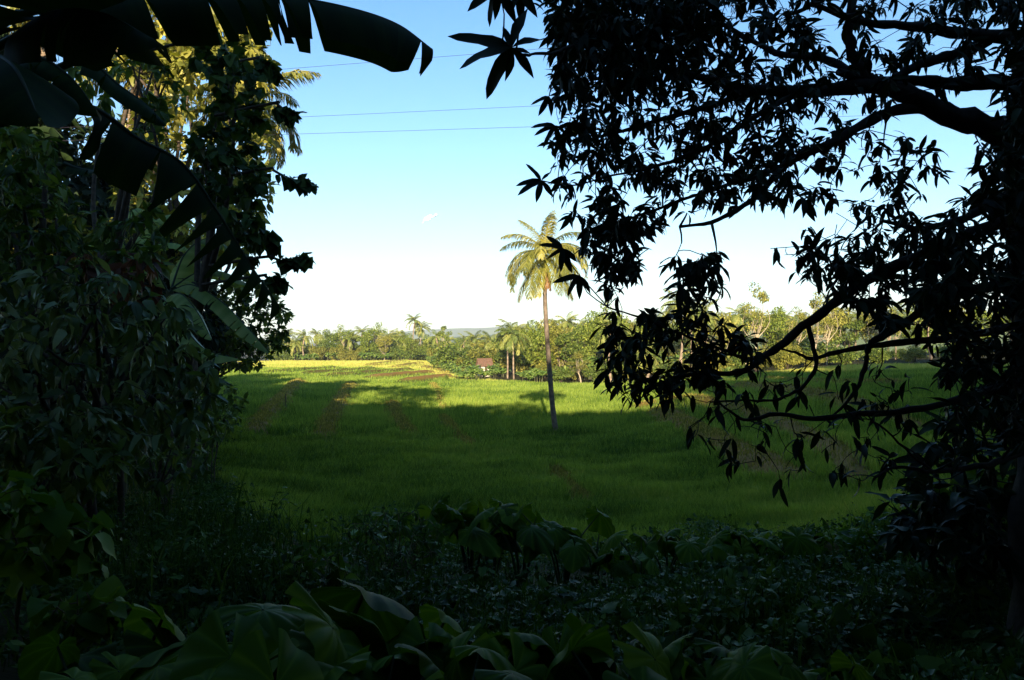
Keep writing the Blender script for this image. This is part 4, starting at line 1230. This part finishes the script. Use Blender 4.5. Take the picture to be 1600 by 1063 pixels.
back_banana('banana plant whose two pale leaves arch down past the round bush', 255, d, [
    [(265, 455, d), (300, 445, d), (345, 470, d - .3), (385, 510, d - .5), (419, 549, d - .6)],
    [(262, 462, d), (285, 460, d - .3), (310, 490, d - .6), (330, 528, d - .8)],
    [(268, 450, d), (310, 425, d + .4), (350, 425, d + .6), (390, 445, d + .8)],
    [(262, 455, d), (240, 420, d), (205, 410, d), (170, 430, d)],
    [(266, 455, d), (290, 395, d + .5), (330, 372, d + 1), (375, 400, d + 1.3)],
    [(262, 462, d), (280, 500, d - .4), (320, 545, d - .8), (370, 560, d - 1)]], 600)
d = 21.0
back_banana('banana plant catching sun beside the bare pinkish palm trunk', 190, d, [
    [(200, 400, d), (205, 370, d), (225, 375, d), (240, 410, d)],
    [(200, 400, d), (190, 350, d), (215, 325, d + .3), (245, 345, d + .4)],
    [(202, 400, d), (230, 385, d), (275, 380, d), (310, 400, d)],
    [(198, 402, d), (170, 370, d), (140, 380, d), (115, 410, d)],
    [(202, 398, d), (235, 350, d + .5), (275, 335, d + .8), (310, 360, d + 1)]], 620)

# ------------------------------------------------------------------ taro and other plants on the near bank
def taro_blade(r, size):
    """heart-shaped blade, petiole joins near the notch at the origin, tip along +Y"""
    n, k = 67, 6
    th = np.linspace(-PI * .93, PI * .93, n)
    rad_ = (.62 + .38 * np.cos(th / 2) ** 2 * 1.0) * (1 - .12 * np.exp(-((abs(th) - 2.2) / .5) ** 2)) * (1 + .03 * np.sin(th * 7 + r.uniform(0, 6)))
    rad_ = np.where(abs(th) < .5, rad_ * (1 + .22 * (1 - abs(th) / .5)), rad_)
    for _ in range(int(r.integers(0, 4))):
        rad_ = rad_ * (1 - r.uniform(.08, .3) * np.exp(-((th - r.uniform(-2.5, 2.5)) / r.uniform(.04, .12)) ** 2))
    ph1, ph2 = r.uniform(0, 6, 2)
    v = []
    for q in range(k + 1):
        f = q / k
        x = np.sin(th) * rad_ * f * .62; y = np.cos(th) * rad_ * f * .8
        z = -.28 * (f ** 2) * (.5 + .5 * np.cos(th)) + .20 * abs(x) * (1 - .5 * f) + .05 * f * f * np.sin(th * 4 + ph1) + .02 * f * f * np.sin(th * 11 + ph2) - .022 * f * np.abs(np.cos(th * 5.5)) ** 6 - .10 * f ** 2
        v.append(np.stack([x, y, z], -1))
    global VEIN
    VEIN = np.tile(np.abs(np.cos(th * 5.5)) ** 14, k + 1)
    v = np.stack(v) * size
    i = np.arange(k)[:, None] * n + np.arange(n - 1)[None]
    return v.reshape(-1, 3), np.stack([i, i + 1, i + n + 1, i + n], -1).reshape(-1, 4)

def rot_to(v, az, pitch, roll):
    """tip of the blade to heading az, dipping by pitch"""
    cy, sy = math.cos(roll), math.sin(roll)
    v = np.stack([v[:, 0] * cy + v[:, 2] * sy, v[:, 1], -v[:, 0] * sy + v[:, 2] * cy], -1)
    cp, sp_ = math.cos(-pitch), math.sin(-pitch)
    v = np.stack([v[:, 0], v[:, 1] * cp - v[:, 2] * sp_, v[:, 1] * sp_ + v[:, 2] * cp], -1)
    a = az - PI / 2
    ca, sa = math.cos(a), math.sin(a)
    return np.stack([v[:, 0] * ca - v[:, 1] * sa, v[:, 0] * sa + v[:, 1] * ca, v[:, 2]], -1)

def taro(label, px, py, d, hgt, size, n, seed, group, name='taro_plant', az0=None, mat='taro'):
    """py is where the leaves are seen; the base stands on the bank below"""
    r = np.random.default_rng(seed)
    x = (px - HX) / F * d; z = Hs(x, d)
    rt = thing(name, label, 'taro', (x, d, z), group=group)
    ht = hgt if hgt else max(.35, CAM_Z - (py - HY) / F * d - z)
    for q in range(n):
        az = (q * 2.399 + r.uniform(0, .6)) if az0 is None else az0[q]
        h = ht * r.uniform(.65, 1.0); o = h * r.uniform(.25, .6)
        dr = np.array([math.cos(az), math.sin(az), 0])
        tip = dr * o + np.array([0, 0, h])
        mb = MB(); tube(mb, spline([dr * .03 - np.array([0, 0, .05]), dr * o * .35 + np.array([0, 0, h * .6]), tip], 9), np.linspace(.018, .008, 9) * (size / .4), 6)
        mb.build('stalk', M['stalk'], rt)
        v, f = taro_blade(r, size * r.uniform(.8, 1.15))
        mb = MB(); mb.add(rot_to(v, az + r.normal(0, .3), r.uniform(.1, 1.1), r.normal(0, .3)) + tip, f, np.clip(.42 + r.normal(0, .2) + .4 * VEIN, 0, 1))
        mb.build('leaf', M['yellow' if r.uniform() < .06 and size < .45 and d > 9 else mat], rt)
    return rt
g1 = 'tall taro plants in the clump at the field edge'
TA = [('tall taro with the darkest broad leaves, highest of the clump', 735, 772, 12.0, .52, 7), ('taro with a pale upturned leaf at the left of the clump', 655, 800, 11.6, .42, 6),
      ('taro with spreading leaves right of the darkest taro', 815, 782, 11.8, .5, 7), ('small taro low in front of the clump', 590, 812, 11.0, .36, 5),
      ('taro at the right end of the clump with long stalks', 880, 800, 11.6, .42, 6), ('taro half hidden behind the darkest taro', 770, 790, 12.6, .46, 5)]
for q, (lab, px, py, d, s, n) in enumerate(TA):
    taro(lab, px, py, d, None, s, n, 700 + q, g1)
g2 = 'low taro plants in the row along the dark bank'
for q in range(15):
    px = 925 + q * 42 + R.uniform(-12, 12); d = R.uniform(10.2, 12.4)
    taro(f'low taro with light green leaves in the bank row, {nth(q)} along from the tall clump', px, 838 + R.uniform(-16, 20) - .06 * (px - 925) + (8 if q > 8 else 0), d, None, R.uniform(.3, .42), int(R.integers(4, 7)), 720 + q, g2)
g3 = 'big-leaved taro plants nearest the viewer'
BIG = [(500, 945, 4.1, .60, 5), (330, 975, 3.9, .5, 5), (210, 980, 4.3, .42, 5), (650, 978, 4.3, .40, 6), (760, 990, 4.0, .42, 5), (450, 1000, 3.5, .55, 5), (860, 990, 4.3, .36, 5), (960, 1015, 3.9, .42, 5),
       (1080, 1010, 4.3, .34, 5), (1190, 1030, 4.1, .32, 5), (590, 1030, 3.6, .4, 5), (130, 1020, 3.9, .34, 4), (1300, 1030, 4.4, .3, 4), (720, 1045, 3.5, .36, 4)]
order = sorted(range(len(BIG)), key=lambda q: BIG[q][0])
for rank, q in enumerate(order):
    px, py, d, s, n = BIG[q]
    lab = 'largest broad wavy leaves at the bottom of the view' if q == 0 else f'broad-leaved taro at the very bottom, {nth(rank)} from the left'
    taro(('taro with the ' + lab) if q == 0 else lab, px, py, d, None, s, n, 760 + q, g3)
# heart-leaved climber at the left
r = np.random.default_rng(801)
bushy('climbing_vine', 'climbing vine with broad heart-shaped leaves at the lower left', 'vine', [(-30, 740), (60, 745), (130, 770), (175, 850), (160, 900), (80, 900), (-30, 930)], 60, 5.2, 6.6, T_HEART, M['taro'], .2, 801, 20, M['twig_dry'], 3, 5, .9, .02)
bushy('climbing_vine', 'low vine with heart-shaped leaves beneath the larger climber', 'vine', [(60, 930), (170, 900), (200, 950), (150, 990), (60, 1000)], 22, 4.6, 5.4, T_HEART, M['taro'], .15, 802, 110, M['twig_dry'], 3, 5, .9, .02)
bushy('weed', 'leafy weed with bright pointed leaves beside the tall taro clump', 'weed', [(420, 870), (470, 850), (540, 860), (550, 920), (470, 940), (410, 930)], 60, 7.2, 8.4, T_OVATE, M['taro'], .13, 803, 480, M['twig_dry'], 3, 6, .5, .015, stems=3)
bushy('weed', 'fine-leaved dark weed left of the tall taro clump', 'weed', [(560, 800), (650, 790), (700, 830), (690, 900), (560, 900), (530, 850)], 110, 8.6, 10, T_MANGO, M['vine'], .10, 804, 620, M['twig_dry'], 4, 7, .5, .012, stems=3)
bushy('weed', 'broad-leaved weed at the foot of the right bank', 'weed', [(1420, 760), (1560, 730), (1600, 800), (1560, 860), (1430, 850)], 70, 8, 10, T_OVATE, M['taro'], .26, 805, 1500, M['twig_dry'], 3, 6, .6, .02, stems=3)

# ground cover: countless small leaves over the bank
def cover(name, label, poly, n, hmax, tpls, mat, size, seed, dmin, dmax):
    r = np.random.default_rng(seed)
    q = poly_px(poly, n, r)
    d = r.uniform(dmin, dmax, n)
    # scatter over the ground below the area
    pts = np.array([G(a, b)[:2] for a, b in poly_px(poly, 160, r)])
    k = r.integers(0, len(pts), n)
    x = pts[k, 0] + r.normal(0, .35, n); y = pts[k, 1] + r.normal(0, .35, n)
    hm = hmax * np.clip(.55 + .6 * noise2(x, y, 1.0, 2, 3), .1, 1.2)
    z = H0(x, y) + hm * r.uniform(0, 1, n) ** .6
    size = size * np.exp(.45 * noise2(x, y, 1.7, 2, 5)) * r.choice([.7, 1.0, 1.7], n, p=[.45, .43, .12])
    mb = MB()
    dr = unit(r.normal(0, 1, (n, 3)) * (1, 1, .5))
    up = unit(np.array([0, 0, 1.0]) + r.normal(0, .5, (n, 3)))
    w = r.integers(0, len(tpls), n)
    for t in range(len(tpls)):
        m_ = w == t
        inst(mb, tpls[t], np.stack([x, y, z], -1)[m_], dr[m_], up[m_], (size * r.uniform(.6, 1.3, n))[m_], np.clip(.35 + .3 * noise2(x, y, .8, 2, 7) + r.normal(0, .2, n), 0, 1)[m_])
    nb = n // 5
    q = r.integers(0, n, nb)
    blades(mb, x[q] + r.normal(0, .1, nb), y[q] + r.normal(0, .1, nb), H0(x[q], y[q]), hm[q] * r.uniform(.5, 1.3, nb) + .1, np.full(nb, .012), r.uniform(.1, .9, nb), True)
    return tag(mb.build(name, M[mat]), label, 'undergrowth', kind='stuff')
cover('undergrowth', 'mound of small-leaved herbs on the left bank', [(215, 780), (330, 765), (400, 860), (430, 950), (330, 980), (200, 950)], 12000, .95, T_OVATE + T_MANGO, 'vine', .06, 811, 6, 10)
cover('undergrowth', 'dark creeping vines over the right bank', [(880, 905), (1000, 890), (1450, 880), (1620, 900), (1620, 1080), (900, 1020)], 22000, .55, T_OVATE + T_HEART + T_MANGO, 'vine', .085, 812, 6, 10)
cover('undergrowth', 'leafy ground cover along the left field border', [(280, 700), (330, 640), (400, 640), (330, 740), (400, 860), (300, 760), (200, 760)], 16000, .9, T_OVATE + T_HEART + T_MANGO, 'vine', .10, 813, 10, 30)
cover('undergrowth', 'low leaves carpeting the near slope', [(100, 960), (500, 900), (900, 900), (1000, 1060), (100, 1060)], 16000, .45, T_OVATE + T_HEART + T_MANGO, 'vine', .08, 814, 4, 8)
cover('undergrowth', 'tangled weeds at the foot of the taro clump', [(520, 830), (900, 850), (1400, 850), (1400, 900), (560, 900)], 18000, .95, T_OVATE + T_HEART + T_MANGO, 'vine', .10, 815, 9, 14)
cover('undergrowth', 'leaf-strewn floor of the left grove', [(0, 720), (200, 720), (220, 780), (0, 960)], 12000, .6, T_OVATE + T_HEART + T_MANGO, 'vine', .10, 816, 5, 14)

# small things on the ground
s0 = G(446, 640)
st = thing('stake', 'thin wooden stake standing on a paddy dyke', 'stake', as3((s0[0], s0[1], Hs(s0[0], s0[1]))))
mb = MB(); tube(mb, spline([(0, 0, -.1), (.03, 0, .7), (0, 0, 1.35)], 6), np.linspace(.045, .035, 6), 6); mb.build('shaft', M['bark_mid'], st)
a, b = G(170, 777), G(232, 776)
pl = MB(); tube(pl, spline([np.array([a[0], a[1], a[2] + .12]), np.array([b[0], b[1], b[2] + .14])], 6), np.full(6, .035), 7)
tag(pl.build('fallen_pole', M['twig_dry'], origin=a), 'fallen brown pole lying on the left grove floor', 'pole').location = as3(a)

# overhead wires between off-frame poles
for px0, py0, px1, py1, lab in ((440, 107, 720, 85, 'topmost overhead wire crossing the blue sky'), (460, 182, 845, 164, 'middle overhead wire crossing the blue sky'), (470, 208, 830, 197, 'lowest overhead wire crossing the blue sky')):
    sl = (py1 - py0) / (px1 - px0)
    pts = []
    for px in (-150, 200, 640, 1200, 1850):
        pts.append(W(px, py0 + sl * (px - px0) - ((px - 640) / 1000) ** 2 * 3 + 1, 30))
    mb = MB(); tube(mb, spline(pts, 40), .0065, 6)
    o = mb.build('overhead_wire', M['wire'], origin=pts[0]); o.location = as3(pts[0]); tag(o, lab, 'wire', 'overhead wires')

# ------------------------------------------------------------------ trees behind and beside the viewer: they shade the bank and throw the long shadow over the field
SH = [(-46, 58, 24, 7), (-38, 46, 22.5, 6.5), (-29, 38, 22.5, 7), (-26, 52, 20, 5),
      (-25, 2, 21, 8), (-14, -7, 24, 8), (-5, -11, 24, 7.5), (4, -10, 20.3, 7), (13, -8, 20, 7.5), (23, 3, 21, 8), (34, 22, 22, 8), (48, 40, 24, 9),
      (-10, -18, 24, 9), (9, -18, 22.5, 9), (0, -24, 24, 9), (62, 58, 26, 9), (20, 14, 16, 6), (-22, 30, 19.5, 5.5), (21, 17, 26.5, 6.5), (31, 29, 26, 7), (44, 46, 24, 7), (13, -14, 24, 8)]     # x, y, height of the top, crown radius
kinds = []
for s in range(3):
    r = np.random.default_rng(900 + s)
    kinds.append(crown_tree(r, 20, 7, 44, 13000, T_CARD, .95, .45, .02, 1.0))
proto = []
for q, (x, y, h, cw) in enumerate(SH):
    tb, cb = kinds[q % 3]
    z = Hs(x, y)
    rt = thing('shade_tree', f'tall dark shade tree outside the view, {nth(q)} round from the left', 'tree', (x, y, z), q * 1.1, 'tall trees around the viewpoint')
    rt.scale = (cw / 7, cw / 7, (h - z) / 20)
    if q < 3:
        proto.append((tb.build('trunk', M['bark_mid'], rt), cb.build('crown', M['shade'], rt)))
    else:
        for s in proto[q % 3]:
            c = s.copy(); COL.objects.link(c); c.parent = rt
